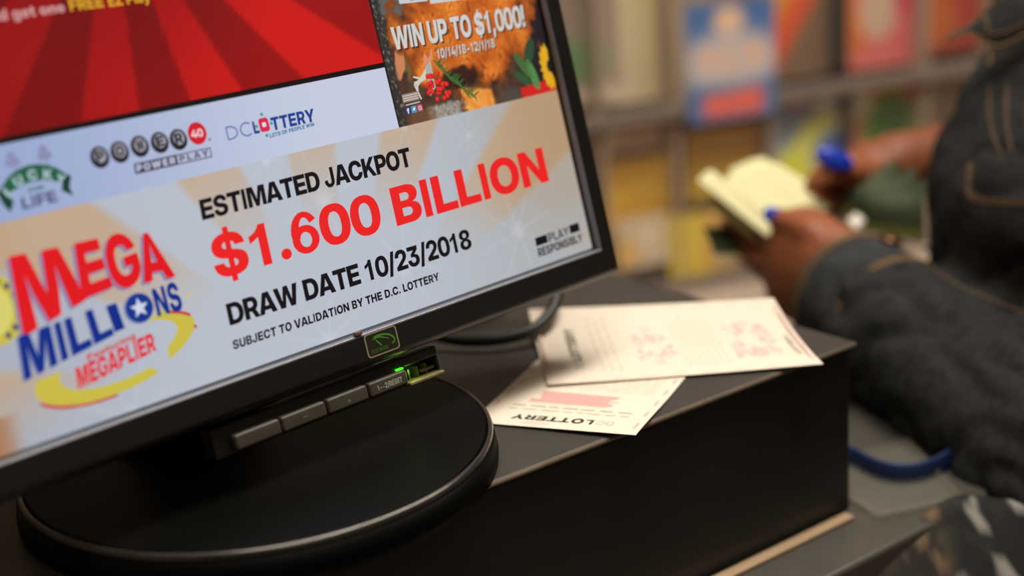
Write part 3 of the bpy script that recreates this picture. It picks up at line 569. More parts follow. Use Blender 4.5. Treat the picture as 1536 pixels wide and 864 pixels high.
for k in range(34):
    a, r = random.uniform(0, 2 * PI), random.uniform(0, 1) ** .5; x_, y_ = 112 + 8 * r * math.cos(a) + .5 * math.sin(a) * r, 50.2 + 6.4 * r * math.sin(a) - .45 * 8 * r * math.cos(a) * .5
    disc(s, S3, x_, y_, 1.25, 1.25, g(160, 24, 24), .05 + k * .002, 10); disc(s, S3, x_ - .15, y_ + .2, .95, .95, g(232, 52, 44), .051 + k * .002, 10)
for k in range(16):
    x_, y_ = lerp(115, 133, k / 15), lerp(60, 41.5, k / 15) + 1.5 * math.sin(k)
    for q in (-1, 1): stroke(s, S3, [(x_, y_), (x_ + 2.6 + .3 * k * q * .3, y_ - .8 + q * 2.4)], [.9, .3], g(52, 92 + 4 * (k % 5), 48), .12)
stroke(s, S3, smooth_path([(114, 62, 0), (120, 54, 0), (134, 41, 0)], 6) and [(p.x, p.y) for p in smooth_path([(114, 62, 0), (120, 54, 0), (134, 41, 0)], 6)], .9, g(70, 106, 52), .13)
for x_, y_, rx_, ry_, ro_, c_ in ((174, 57, 3.0, 7, -.5, (48, 74, 50)), (168, 51, 2.4, 8, .55, (66, 104, 58)), (173, 46, 2.6, 8, .25, (84, 134, 74)), (166, 45, 2.2, 6, .9, (52, 84, 50))):
    disc(s, S3, x_, y_, rx_, ry_, g(*c_), .05, 16, ro_)
for k in range(9):
    a = math.radians(90 + k * 24); stroke(s, S3, [(184.5 + 1 * math.cos(a), 48 + 3 * math.sin(a)), (184.5 + 4 * math.cos(a), 48 + 8 * math.sin(a)), (184.5 + 5.6 * math.cos(a), 48 + 11.5 * math.sin(a))], [2, 3.2, .3], g(224, 172 - 4 * (k % 3), 34), .06)
for (xa, xb, ya, yb_) in ((102, 118.4, 88.8, 99), (119.8, 150.6, 86.6, 99)):
    poly(s, S3, [(xa, ya + .4), (xb, ya - .3), (xb, yb_), (xa, yb_)], g(196, 200, 206), .05)
for k, x_ in enumerate((108.5, 125, 131, 137.5, 144)): poly(s, S3, [(x_, 90), (x_ + 3.2, 89.8), (x_ + 3.4, 97), (x_ + .4, 97)], g(48, 44, 46), .06)
q4 = lambda dx, dy, *p: [(a + dx, b + dy) for a, b in p]
WQ = ((92.6, 69.7), (175.4, 68.9), (176.3, 79.3), (93.4, 79.8))
text(s, S3, 'WIN UP TO $1,000!', *q4(.7, -.7, *WQ), g(70, 36, 22), .14, -30); text(s, S3, 'WIN UP TO $1,000!', *WQ, g(206, 204, 200), .17, -30)
DQ = ((116.3, 62.1), (152.8, 62.2), (153.2, 66.4), (116.8, 66.6))
text(s, S3, '10/14/18-12/1/18', *q4(.4, -.4, *DQ), g(70, 36, 22), .14); text(s, S3, '10/14/18-12/1/18', *DQ, g(204, 196, 188), .17)
poly(s, S3, [(90.8, 46.2), (100.4, 46.2), (100.6, 50), (91, 50)], g(150, 128, 118), .05)
for k in range(3): stroke(s, S3, [(91.4, 47 + k), (100, 47.1 + k)], .35, g(215, 208, 205), .06)
stroke(s, S3, [(92, 45), (100.4, 45.2)], .5, g(200, 190, 186), .06)
for k, (x_, c_) in enumerate(((92.4, (36, 62, 120)), (96, (76, 150, 190)), (99.6, (196, 84, 110)))):
    poly(s, S3, [(x_ - 1.5, 41), (x_ + 1.5, 41), (x_ + 1.5, 44), (x_ - 1.5, 44)], g(*c_), .05)
text(s, S3, 'f', (91.9, 41.2), (93.2, 41.2), (93.2, 43.6), (91.9, 43.6), g(230, 232, 236), .07)
poly(s, S3, [(95, 42), (96.2, 42), (97, 43.2), (96.4, 43.4), (95.8, 43)], g(225, 236, 240), .07)
stroke(s, S3, arc(99.6, 42.5, .75, .75, 0, 360, 14), .3, g(240, 220, 226), .07)
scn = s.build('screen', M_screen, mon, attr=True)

# energy sticker on the lower bezel, scrap of tape, buttons, power light
def quad_box(mb, x0, x1, y0, y1, n0, n1, c=(1, 1, 1)): mb.box(scr(x0, y0, n0), XM * ((x1 - x0) / 1000), UM * ((y1 - y0) / 1000), NM * ((n1 - n0) / 1000), c)
def rrect(x0, x1, y0, y1, r, n=5):
    o = []
    for cx_, cy_, a in ((x1 - r, y0 + r, -90), (x1 - r, y1 - r, 0), (x0 + r, y1 - r, 90), (x0 + r, y0 + r, 180)): o += arc(cx_, cy_, r, r, a, a + 90, n)
    return o
M_print = attr_mat('printed_label', .35, .5)
mb = MB(); T3 = lambda x, y, l=0.: scr(x, y, 4.7 + l)
pl = rrect(36.3, 54.1, -56.2, -45.9, 1.6); mb.loft([[scr(x, y, 4.2) for x, y in pl], [scr(x, y, 4.7) for x, y in pl]], c=g(150, 138, 112))
poly(mb, T3, rrect(37, 53.4, -55.5, -46.3, 1.2), g(40, 40, 30), .05)
stroke(mb, T3, arc(44, -52, 8, 4.2, 8, 112, 16), [.3] + [.8] * 15 + [.3], g(78, 140, 44), .1)
stroke(mb, T3, [(40, -48.8), (44, -48.4), (49, -50.4)], [.3, .8, .4], g(78, 128, 50), .1); stroke(mb, T3, arc(50, -51.4, 2, 1.6, -80, 20, 8), .7, g(78, 140, 44), .1)
stroke(mb, T3, [(42, -49.2), (43.4, -51), (44.6, -52.4)], [.4, .8, .4], g(78, 140, 44), .1)
text(mb, T3, 'ECO MODE', (38.6, -54.7), (47.6, -54.6), (47.7, -53), (38.7, -53), g(62, 100, 40), .1)
mb.build('energy_sticker', M_print, mon, attr=True)
mb = MB(); quad_box(mb, 32.6, 36.2, -45.2, -43.4, 2.8, 5.0); mb.build('tape_scrap', mat('brown_tape', (96, 76, 56), .6), mon, .0004)
# control bar
mb = MB()
quad_box(mb, -42, 55.8, -74.5, -62, -9, -1.2)
quad_box(mb, 55.8, 57.2, -74.5, -62, -9, -1.2); quad_box(mb, 57.2, 77.6, -66.2, -62, -9, -1.2); quad_box(mb, 76.4, 77.6, -74.5, -66.2, -9, -1.2)
quad_box(mb, 57.2, 76.4, -74.5, -66.2, -9, -7.5)
mb.build('control_bar', M_bezel, mon, .0006)
mb = MB(); quad_box(mb, 57.0, 77.2, -75, -73.2, -8, 1.5); mb.build('slot_lip', mat('slot_plastic', (126, 110, 70), .4, var=.2, vscale=300), mon, .0006)
mb = MB()
for x_ in (61, 66, 71): quad_box(mb, x_, x_ + .9, -73, -68.4, -8, -4)
quad_box(mb, 67.6, 75.4, -71.6, -70.4, -8, -3); mb.build('switch_contact', mat('contact_metal', (120, 110, 86), .3, metal=.7), mon)
btns = ((-34.2, -12.4, None), (-11.6, 10.8, '-'), (11.8, 33.2, '+'), (34.2, 55.4, '1--2/RESET'))
for x0, x1, s_ in btns:
    mb = MB(); quad_box(mb, x0, x1, -73, -66.4, -1.4, 3.0); b_ = mb.build('button', M_btn, mon, .0012, 3)
    if s_:
        w_ = {'-': (-1.2, 1.2, -70, -68.8), '+': (-1.1, 1.1, -71.2, -68.8), '1--2/RESET': (-6.6, 7.2, -71.0, -68.6)}[s_]; c0 = (x0 + x1) / 2
        mb = MB(); B3 = lambda x, y, l=0.: scr(x, y, 3.06 + l)
        if s_ == '-': poly(mb, B3, [(c0 - 1.2, -70), (c0 + 1.2, -70), (c0 + 1.2, -69.5), (c0 - 1.2, -69.5)], g(120, 114, 98))
        else: text(mb, B3, s_, (c0 + w_[0], w_[2]), (c0 + w_[1], w_[2]), (c0 + w_[1], w_[3]), (c0 + w_[0], w_[3]), g(170, 164, 148) if len(s_) > 2 else g(120, 114, 98))
        mb.build('button_marking', M_print, b_, attr=True)
mb = MB(); quad_box(mb, 52.4, 55.8, -66.4, -65.7, -2, .6); quad_box(mb, 56.2, 58.4, -73.0, -66.6, -5.5, -4.8)
mb.build('power_light', mat('green_light', (60, 220, 40), .3, emit=(70, 255, 30), estr=1.3), mon)
led = bpy.data.lights.new('power_glow', 'POINT'); led.energy = .0009; led.color = (.45, 1, .1); led.shadow_soft_size = .002
lo = bpy.data.objects.new('power_glow', led); COL.objects.link(lo); lo.parent = mon; lo.location = scr(62, -69.5, -1) - BASE

# stand
mb = MB(); mb.sm = True
mb.lathe(BASE, [(.02, .0150), (.0975, .0150), (.0995, .0147)], 96); mb.sm = False
mb.build('stand_top', M_gloss, mon, smooth=True)
mb = MB(); mb.lathe(BASE, [(.0994, .0138), (.0995, .0147), (.1001, .0152), (.1008, .0150), (.1014, .0144), (.1018, .0132), (.1016, .0120), (.0995, .0118)], 96); mb.build('stand_highlight_ring', M_rim_highlight, mon, smooth=True)
mb = MB(); mb.lathe(BASE, [(.098, .0), (.1030, .0), (.1034, .004), (.1022, .0118), (.098, .0122)], 96); mb.build('stand_foot', M_gloss, mon, smooth=True)
mb = MB()
nc = BASE + BM * .048
mb.loft([[nc + XM * (w * math.cos(k * PI / 8)) + BM * (d * math.sin(k * PI / 8)) + Vector((0, 0, z)) + BM * (z * .1) for k in range(16)] for w, d, z in ((.045, .024, .0151), (.034, .017, .03), (.03, .013, .07), (.03, .013, .14), (.034, .014, .19))])
mb.build('stand_neck', M_bezel, mon, smooth=True)

# ------------------------------------------------------------------ cable behind the monitor
M_cable = mat('grey_black_cable', (46, 42, 36), .45, var=.1, vscale=200)
mb = MB(); pts = [L(-.185, .19, .06), L(-.17, .172, .02), L(-.150, .150, .0075), L(-.135, .130, .0065), L(-.116, .120, .0085), L(-.100, .122, .013), L(-.086, .131, .02), L(-.078, .142, .029), L(-.076, .15, .04), L(-.085, .165, .058), L(-.12, .18, .08), L(-.17, .18, .1)]
mb.tube(smooth_path(pts, 6), .0034, 10); tag(mb.build('monitor_cable', M_cable, smooth=True), 'dark cable looping down behind the monitor onto the tickets', 'cable')
mb = MB(); pts = [L(-.19, .2, .05), L(-.165, .19, .012), L(-.13, .175, .0045), L(-.1, .172, .0065), L(-.085, .178, .02), L(-.095, .19, .05), L(-.14, .2, .09)]
mb.tube(smooth_path(pts, 6), .0026, 10); tag(mb.build('monitor_cable', M_cable, smooth=True), 'thinner dark cable arching close behind the looping one', 'cable')

# ------------------------------------------------------------------ lottery tickets
M_ticket = attr_mat('ticket_paper', .75, .2)
PAPER = (236, 222, 202)
def ticket(name, fn, w, h, label, draw):
    """sheet: surface coords x along the printed line (0..w mm), y up the slip (0..h mm)"""
    mb = MB(); n = 24
    def T(x, y, lift=0.):
        p = fn(x / w, y / h); e = .01
        nn = (fn(x / w + e, y / h) - p).cross(fn(x / w, y / h + e) - p).normalized()
        return p + nn * (.00012 + lift / 1000)
    top = [[mb.vert(T(w * i / n, h * j / n), lin(PAPER)) for i in range(n + 1)] for j in range(n + 1)]
    bot = [[mb.vert(T(w * i / n, h * j / n, -.22), lin(PAPER)) for i in range(n + 1)] for j in range(n + 1)]
    for j in range(n):
        for i in range(n):
            mb.face((top[j][i], top[j][i + 1], top[j + 1][i + 1], top[j + 1][i])); mb.face((bot[j][i], bot[j + 1][i], bot[j + 1][i + 1], bot[j][i + 1]))
    for k in range(n):
        mb.face((bot[0][k], bot[0][k + 1], top[0][k + 1], top[0][k])); mb.face((bot[n][k + 1], bot[n][k], top[n][k], top[n][k + 1]))
        mb.face((bot[k + 1][0], bot[k][0], top[k][0], top[k + 1][0])); mb.face((bot[k][n], bot[k + 1][n], top[k + 1][n], top[k][n]))
    draw(mb, T, w, h)
    return tag(mb.build(name, M_ticket, attr=True, smooth=False), label, 'ticket', 'lottery tickets')
def slip(mb, T, w, h, seed):
    random.seed(seed); pk, pk2, gy = g(232, 178, 170), g(226, 150, 148), g(176, 172, 150)
    y = 6
    while y < h - 8:
        stroke(mb, T, [(3.2, y), (3.2, y + 7)], 1.3, pk, .05); stroke(mb, T, [(w - 3.2, y), (w - 3.2, y + 7)], 1.3, pk, .05); y += 15
    top = h - 13
    lw = w * .19; lx = w * .17
    text(mb, T, 'DC', (lx, top), (lx + lw * .55, top), (lx + lw * .55, top + 5), (lx, top + 5), g(200, 198, 180), .08)
    text(mb, T, 'L', (lx + lw * .65, top), (lx + lw * .9, top), (lx + lw * .9, top + 5.4), (lx + lw * .65, top + 5.4), g(46, 62, 50), .08)
    stroke(mb, T, arc(lx + lw * 1.14, top + 2.6, 2.3, 2.3, 0, 360, 14), 1.5, g(30, 44, 36), .08)
    text(mb, T, 'TTERY', (lx + lw * 1.38, top), (w * .79, top), (w * .79, top + 5.4), (lx + lw * 1.38, top + 5.4), g(46, 62, 50), .08)
    disc(mb, T, w * .62, top + 8.6, 7, 2.2, g(238, 206, 196), .04)
    for k, yy in enumerate((top - 7, top - 11.5)):
        x = w * .12
        while x < w * .84:
            l = random.uniform(3, 9); stroke(mb, T, [(x, yy), (min(x + l, w * .86), yy)], 1.5 if k else 1.0, gy, .06); x += l + random.uniform(1.4, 3)
    # pink guilloche game panel
    for k in range(9): stroke(mb, T, [(w * .28 + random.uniform(-3, 3), top - 17 - k * 1.7), (w * .76 + random.uniform(-3, 3), top - 17 - k * 1.7)], 1.2, pk2 if k % 2 else pk, .07)
    yy = top - 38
    while yy > 20:
        x = w * .1; e = w * random.uniform(.6, .9)
        while x < e:
            l = random.uniform(2, 7); stroke(mb, T, [(x, yy), (x + l, yy)], .9, g(206, 196, 176), .06); x += l + random.uniform(1, 2.4)
        yy -= 3.6
    for k in range(12):
        a = random.uniform(0, 6.3); disc(mb, T, w * .5 + 9 * math.cos(a), h * .34 + 8 * math.sin(a), 5, 4, g(238, 200, 192), .05 + .002 * k, 14)
    disc(mb, T, w * .5, h * .34, 6, 4.5, g(240, 218, 204), .09)
    text(mb, T, 'DC LOTTERY', (w * .3, 6), (w * .72, 6), (w * .72, 9), (w * .3, 9), g(180, 172, 150), .08)
def slip_b(mb, T, w, h, seed):
    random.seed(seed); pk, pk2, gy = g(238, 206, 196), g(234, 186, 180), g(214, 204, 184)
    y = 6
    while y < h - 8:
        stroke(mb, T, [(2.6, y), (2.6, y + 7)], 1.2, pk, .05); stroke(mb, T, [(w - 2.6, y), (w - 2.6, y + 7)], 1.2, pk, .05); y += 15
    stroke(mb, T, [(6, 2.4), (w - 6, 2.4)], 1.2, pk, .05); stroke(mb, T, [(6, h - 2.4), (w - 6, h - 2.4)], 1.2, pk, .05)
    t_ = h - 21
    text(mb, T, 'DC', (w * .2, t_), (w * .3, t_), (w * .3, t_ + 5), (w * .2, t_ + 5), g(196, 192, 172), .08)
    text(mb, T, 'LOTTERY', (w * .32, t_), (w * .74, t_), (w * .74, t_ + 5), (w * .32, t_ + 5), g(66, 74, 60), .08)
    for k in range(3):
        x = w * .15
        while x < w * .85: l = random.uniform(3, 9); stroke(mb, T, [(x, t_ - 9 - 4.4 * k), (x + l, t_ - 9 - 4.4 * k)], 1.3, gy, .06); x += l + random.uniform(1.5, 3)
    for cy_, rx_, ry_ in ((h * .56, 16, 11), (h * .18, 21, 13)):
        for k in range(46):
            a = random.uniform(0, 2 * PI); q_ = random.uniform(.5, 1.05)
            disc(mb, T, w * .46 + rx_ * q_ * max(-.8, min(.8, 1.3 * math.cos(a))), cy_ + ry_ * q_ * max(-.8, min(.8, 1.3 * math.sin(a))), rx_ * .14, ry_ * .14, g(*mixc((240, 214, 202), (234, 186, 180), random.random())), .05 + .002 * k, 8)
        stroke(mb, T, [(w * .2, cy_), (w * .27, cy_)], 5, pk, .06); stroke(mb, T, [(w * .66, cy_), (w * .73, cy_)], 5, pk, .06)
    yy = h * .46
    while yy > h * .3:
        x = w * .14; e = w * random.uniform(.7, .88)
        while x < e: l = random.uniform(2, 7); stroke(mb, T, [(x, yy), (x + l, yy)], .8, g(214, 206, 186), .06); x += l + random.uniform(1, 2.4)
        yy -= 3.4
    text(mb, T, 'LOTTERY', (w * .2, 5), (w * .5, 5), (w * .5, 7.6), (w * .2, 7.6), g(128, 120, 104), .08)
# lower ticket: near right corner hangs over the front edge of the box
A1_ = L(-.1599, -.0144, .0006); ua = Vector((-.487, .873, 0)); va = Vector((.866, .5, 0))
def f1(a, b):       # a 0..1 along the printed line (towards the monitor), b 0..1 up the slip (towards the viewer)
    q = A1_ + ua * (.0815 * a) + va * (.125 * (1 - b))
    return q + Vector((0, 0, .0018 * sstep(.5, 1, b) * (1 - a)))
ticket('lottery_ticket', f1, 81.5, 125, 'cream ticket slip tucked against the stand, logo upside down', lambda mb, T, w, h: slip(mb, T, w, h, 3))
# upper ticket: lies across the first, its right end over the corner of the box, far edge curled up
P_br = L(-.0331, -.0112, .0006); P_tr = L(.0279, .079, 0); P_tl = L(-.0754, .1717, 0); P_bl = L(-.138, .083, 0)
def lift_to(u, v, z):
    d = ray(u, v); return CAMP + d * ((z + ZB - CAMP.z) / d.z)
c_br, c_tr, c_tl, c_bl = lift_to(1235, 546, .002), lift_to(1160, 447, .0105), lift_to(793, 464, .0085), lift_to(822, 577, .0024)
def f2(a, b):       # a along the printed line (from the near long edge to the far one), b up the slip (towards the monitor)
    p = c_br.lerp(c_bl, b).lerp(c_tr.lerp(c_tl, b), a)
    return p + Vector((0, 0, -.0030 * math.sin(PI * a) - .0006 * math.sin(PI * b)))
ticket('lottery_ticket', f2, 80, 135, 'cream ticket slip lying on top, its corner jutting past the box', lambda mb, T, w, h: slip_b(mb, T, w, h, 8))
# ------------------------------------------------------------------ things at the counter's right end
M_clear = clear_mat('clear_plastic', fac=.06)
mb = MB()
t0, t1, t2, t3 = L(.0, -.018, CT + .0006), L(.046, -.036, CT + .0006), L(.085, .03, CT + .0006), L(.02, .05, CT + .0006)
mb.loft([[p + Vector((0, 0, z)) for p in (t0, t1, t2, t3)] for z in (0, .0022)])
for a_, b_ in ((t0, t1), (t1, t2), (t2, t3), (t3, t0)): mb.tube([a_ + Vector((0, 0, .003)), b_ + Vector((0, 0, .003))], .0016, 6)
tag(mb.build('acrylic_plate', M_clear, smooth=False), 'small clear acrylic plate lying at the foot of the black box', 'acrylic plate')
mb = MB(); pts = [lift_to(u_, v_, CT + .006) for u_, v_ in ((1240, 672), (1282, 687), (1302, 698), (1328, 708), (1356, 711), (1386, 707), (1414, 695), (1440, 676), (1462, 652))]
mb.tube(smooth_path(pts, 5), [(.0066, .0012)] * 41, 8, up=(0, 0, 1)); tag(mb.build('blue_strap', mat('blue_webbing', (16, 42, 88), .6, bump=.3, bscale=900), smooth=True), 'blue webbing strap curving over the counter beside the black box', 'strap')

# ------------------------------------------------------------------ ticket wall behind
def rk(u, v):                       # rack coordinates (metres along, height) of a pixel on the rack's front plane
    d = ray(u, v); p = CAMP + d * ((RO - CAMP).dot(RN) / d.dot(RN)); q = p - RO
    return q.dot(RX), p.z
def rp(a, z, b=0.): return Vector((RO.x, RO.y, 0)) + RX * a + RN * b + Vector((0, 0, z))
M_rackback = mat('beige_display_board', (196, 172, 152), .6, var=.08, vscale=6)
M_rail = mat('grey_shelf_rail', (128, 114, 104), .4, var=.08, vscale=20)
M_post = mat('dark_divider', (70, 60, 50), .4)
M_beige = mat('beige_counter', (184, 164, 146), .35, var=.1, vscale=12)
a_l, z_r1 = rk(760, 185); a_r = rk(1560, 150)[0]
z_mid = rk(1100, 150)[1]; z_low = rk(1000, 428)[1]; z_top = z_mid + .26
rack = thing('ticket_display', rp(.1, z_low, -.05), 'beige display rack of clear bins holding scratch tickets', 'display rack')
mb = MB(); mb.box(rp(a_l - .2, z_low, -.09), RX * (a_r - a_l + .6), RN * .02, (0, 0, z_top + .35 - z_low)); mb.build('back_board', M_rackback, rack)
for z_ in (z_low + .0, z_mid, z_mid + .30):
    mb = MB(); mb.box(rp(a_l - .2, z_ - .012, -.07), RX * (a_r - a_l + .6), RN * .075, (0, 0, .012)); mb.box(rp(a_l - .2, z_ - .012, .005), RX * (a_r - a_l + .6), RN * .006, (0, 0, .020)); mb.build('shelf', M_rail, rack, .002)
for u_ in (905, 1017, 1160, 1273, 1392, 1500):
    a_ = rk(u_, 150)[0]
    mb = MB(); mb.box(rp(a_ - .004, z_low, -.07), RX * .005, RN * .07, (0, 0, z_top + .3 - z_low)); mb.build('divider', M_post if u_ in (1273,) else M_rackback, rack, .001)
mb = MB()
for z0_, z1_ in ((z_low + .022, z_mid - .03), (z_mid + .022, z_mid + .27)): mb.box(rp(a_l - .2, z0_, .0075), RX * (a_r - a_l + .6), RN * .002, (0, 0, z1_ - z0_))
mb.build('clear_front', clear_mat('bin_acrylic', fac=.03, rough=.25), rack)
# counter the rack stands on
bc = thing('rear_counter', rp(.1, 0, .2), 'long beige counter under the ticket display', 'counter')
mb = MB(); mb.box(rp(a_l - .5, z_low - .052, -.22), RX * (a_r - a_l + 1.1), RN * .56, (0, 0, .04)); mb.build('worktop', M_beige, bc, .003)
mb = MB(); mb.box(rp(a_l - .48, 0, -.2), RX * (a_r - a_l + 1.06), RN * .5, (0, 0, z_low - .052)); mb.build('cabinet', M_beige, bc, .003)
M_card = attr_mat('printed_card', .45, .4)
def card(u0, v0, u1, v1, fn, label, b=-.03, lean=.0, n=26):
    """scratch ticket standing in a bin; fn(x, y) colour over 0..1"""
    a0, z0 = rk((u0 + u1) / 2, v1); z1 = rk((u0 + u1) / 2, v0)[1]; w = rk(u1, v1)[0] - rk(u0, v1)[0]
    mb = MB(); a = a0 - w / 2
    C3 = lambda x, y, l=0.: rp(a + w * x, lerp(z0, z1, y), b + .0009 + l - lean * (y - .5))
    ink = lambda x, y: tuple(min(.86, 1.9 * q) for q in lin(fn(x, y)))
    ids = [[mb.vert(C3(i / n, j / n), ink(i / n, j / n)) for i in range(n + 1)] for j in range(n + 1)]
    for j in range(n):
        for i in range(n): mb.face((ids[j][i], ids[j][i + 1], ids[j + 1][i + 1], ids[j + 1][i]))
    k = [mb.vert(C3(x, y, -.0018), lin((225, 220, 210))) for x, y in ((0, 0), (1, 0), (1, 1), (0, 1))]
    mb.face(k[::-1]); f_ = [ids[0][0], ids[0][n], ids[n][n], ids[n][0]]
    edges = ([ids[0][i] for i in range(n + 1)], [ids[j][n] for j in range(n + 1)], [ids[n][n - i] for i in range(n + 1)], [ids[n - j][0] for j in range(n + 1)])
    for q in range(4):
        mb.face([k[q], k[(q + 1) % 4]] + edges[q][::-1])
    return tag(mb.build('scratch_ticket', M_card, attr=True, smooth=False), label, 'scratch ticket', 'scratch tickets in the display')
def blob(x, y, cx, cy, rx, ry, s=.25): return sstep(1 + s, 1 - s, math.hypot((x - cx) / rx, (y - cy) / ry))
def c_blue(x, y):
    c = (62, 88, 128); c = mixc(c, (206, 150, 118), blob(x, y, .48, .84, .17, .12)); c = mixc(c, (158, 146, 142), blob(x, y, .5, .5, .62, .26, .4)); c = mixc(c, (190, 140, 108), .6 * (blob(x, y, .24, .55, .09, .09) + blob(x, y, .75, .55, .1, .1) + blob(x, y, .45, .5, .07, .1)))
    c = mixc(c, (70, 92, 124), .8 * sstep(.36, .26, y)); c = mixc(c, (196, 84, 70), sstep(.02, .06, y) * sstep(.24, .18, y - .05 * x) * sstep(.14, .2, x) * sstep(.88, .82, x)); return c
def c_white(x, y): return mixc((176, 158, 140), (196, 164, 128), sstep(.0, 1, x + .3 * y))
def c_grey(x, y):
    c = mixc((132, 116, 104), (120, 104, 92), y); c = mixc(c, (86, 122, 78), .9 * blob(x, y, .42, .3, .4, .14, .5)); c = mixc(c, (170, 96, 70), blob(x, y, 1.0, .95, .16, .2)); return mixc(c, (190, 166, 146), sstep(.14, .04, y))
def c_orange(x, y):
    c = (206, 124, 42); c = mixc(c, (196, 66, 34), sstep(-.2, .25, x * .9 - y + .35)); return mixc(c, (104, 80, 64), sstep(.1, .3, x * .9 - y + .05 + .1))
def c_dark(x, y): return mixc((98, 76, 62), (112, 84, 66), y)
def c_pink(x, y):
    c = (186, 84, 84); c = mixc(c, (206, 92, 46), blob(x, y, .14, .5, .2, .35)); c = mixc(c, (170, 40, 70), blob(x, y, .85, .85, .2, .3)); c = mixc(c, (168, 140, 122), blob(x, y, .5, .65, .28, .34, .3)); return mixc(c, (196, 110, 98), .5 * sstep(.2, .05, y))
def c_red(x, y):
    c = (136, 46, 34); c = mixc(c, (150, 74, 34), blob(x, y, .3, .35, .3, .3)); return mixc(c, (110, 82, 66), blob(x, y, .5, .9, .25, .2))
def c_gold(x, y):
    c = mixc((172, 124, 42), (196, 152, 56), nz(x * 9, y * 9, .6) + .5); c = mixc(c, (74, 66, 84), sstep(.84, .92, x)); return mixc(c, (84, 70, 60), sstep(.16, .05, x) * .6)
def c_gold2(x, y): return mixc((196, 146, 48), (160, 116, 66), sstep(.3, .8, y) * .4 + .2 * nz(x * 7, y * 5))
def c_mix(x, y):
    c = (112, 124, 142); d = y - x * .85
    c = mixc(c, (206, 188, 92), blob(d, 0, -.02, 0, .26, 1, .3)); c = mixc(c, (224, 206, 176), blob(x, y, .8, .85, .2, .16)); c = mixc(c, (60, 88, 158), blob(x, y, .85, .3, .3, .26)); c = mixc(c, (190, 124, 104), .8 * blob(x, y, .3, .9, .25, .08)); return mixc(c, (204, 192, 60), blob(x, y, .28, .2, .22, .2))
def c_green(x, y):
    c = (178, 98, 84); c = mixc(c, (92, 122, 42), blob(x, y, .52, .5, .4, .42, .12)); c = mixc(c, (56, 96, 44), blob(x, y, .55, .5, .25, .3)); return mixc(c, (222, 190, 160), blob(x, y, .05, .85, .2, .2))
def c_yel(x, y): return mixc((206, 158, 52), (150, 120, 84), sstep(.3, .9, x + .3 * nz(x * 6, y * 6)))
def c_highlight(x, y): return mixc((170, 140, 124), (206, 172, 152), blob(x, y, .25, .5, .25, .4) + .5 * blob(x, y, .75, .4, .2, .4))  # pinkish-white highlights of the bin, painted as bright blobs on an added card
def c_pale(x, y):
    c = (170, 152, 132); c = mixc(c, (226, 168, 140), blob(x, y, .6, .6, .22, .22)); return mixc(c, (190, 140, 60), .7 * blob(x, y, .1, .3, .3, .3))
card(836, -60, 948, 160, c_grey, 'grey scratch ticket with a green band, left end of the upper row')
card(930, -80, 1020, 160, c_white, 'plain cream scratch ticket between the grey and the blue ones', b=-.045)
card(1026, 0, 1156, 176, c_blue, 'tall blue scratch ticket with a red strip along its foot', b=.014)
card(1166, -60, 1262, 122, c_orange, 'orange and brown scratch ticket right of the blue one')
card(1284, -30, 1388, 104, c_pink, 'pink scratch ticket with a pale grey centre, upper row')
card(1398, -60, 1492, 78, c_red, 'dark red scratch ticket at the right end of the upper row')
card(900, 186, 1014, 234, c_highlight, 'added pale pink card standing for highlights in the bin over the gold ticket with the purple edge')
card(912, 240, 1040, 348, c_gold, 'gold scratch ticket with a purple edge, left end of the lower row')
card(1048, 196, 1156, 300, c_gold2, 'gold scratch ticket directly under the blue one')
card(1166, 132, 1288, 290, c_mix, 'blue scratch ticket crossed by a yellow diagonal band', b=-.02)
card(1300, 130, 1400, 262, c_green, 'salmon scratch ticket with a big green oval')
card(1010, 318, 1110, 430, c_yel, 'yellow scratch ticket low in the rack behind the banknotes', b=-.005)
card(930, 326, 1006, 400, c_pale, 'pale scratch ticket with a pink spot, below the gold one', b=-.005)

# ------------------------------------------------------------------ the customer
def remeshed(mb, name, voxel, mats, parent, smooth_it=4, post=None):
    """fuse the overlapping lofts of mb into one continuous skin"""
    o = mb.build(name, mats, None, smooth=True)
    r = o.modifiers.new('fuse', 'REMESH'); r.mode = 'VOXEL'; r.voxel_size = voxel; r.use_smooth_shade = True
    sm = o.modifiers.new('soften', 'SMOOTH'); sm.factor = .5; sm.iterations = smooth_it
    me = bpy.data.meshes.new_from_object(o.evaluated_get(bpy.context.evaluated_depsgraph_get()))
    o.modifiers.clear(); old = o.data; o.data = me; bpy.data.meshes.remove(old); me.name = name
    if not me.materials:
        for m in (mats if isinstance(mats, (list, tuple)) else [mats]): me.materials.append(m)
    if post:
        nn = [v.normal.copy() for v in me.vertices]
        for v, n in zip(me.vertices, nn): v.co = post(v.co, n)
    me.polygons.foreach_set('use_smooth', [True] * len(me.polygons)); me.update()
    if parent is not None: o.parent = parent; o.matrix_parent_inverse = Matrix.Translation(-parent.location)
    return o
def dense(pts, rad, sub=5):
    """smooth path with interpolated radii"""
    P = smooth_path(pts, sub); n = len(pts) - 1; out = []
    for i in range(len(P)):
        t = i / sub; k = min(int(t), n - 1); f = t - k; a, b = rad[k], rad[k + 1]
        f = f * f * (3 - 2 * f)
        a = a if isinstance(a, tuple) else (a, a); b = b if isinstance(b, tuple) else (b, b)
        out.append((lerp(a[0], b[0], f), lerp(a[1], b[1], f)))
    return P, out
def limb(mb, pts, rad, n=14, up=None, sub=5):
    P, r = dense(pts, rad, sub); mb.tube(P, r, n, up=up)
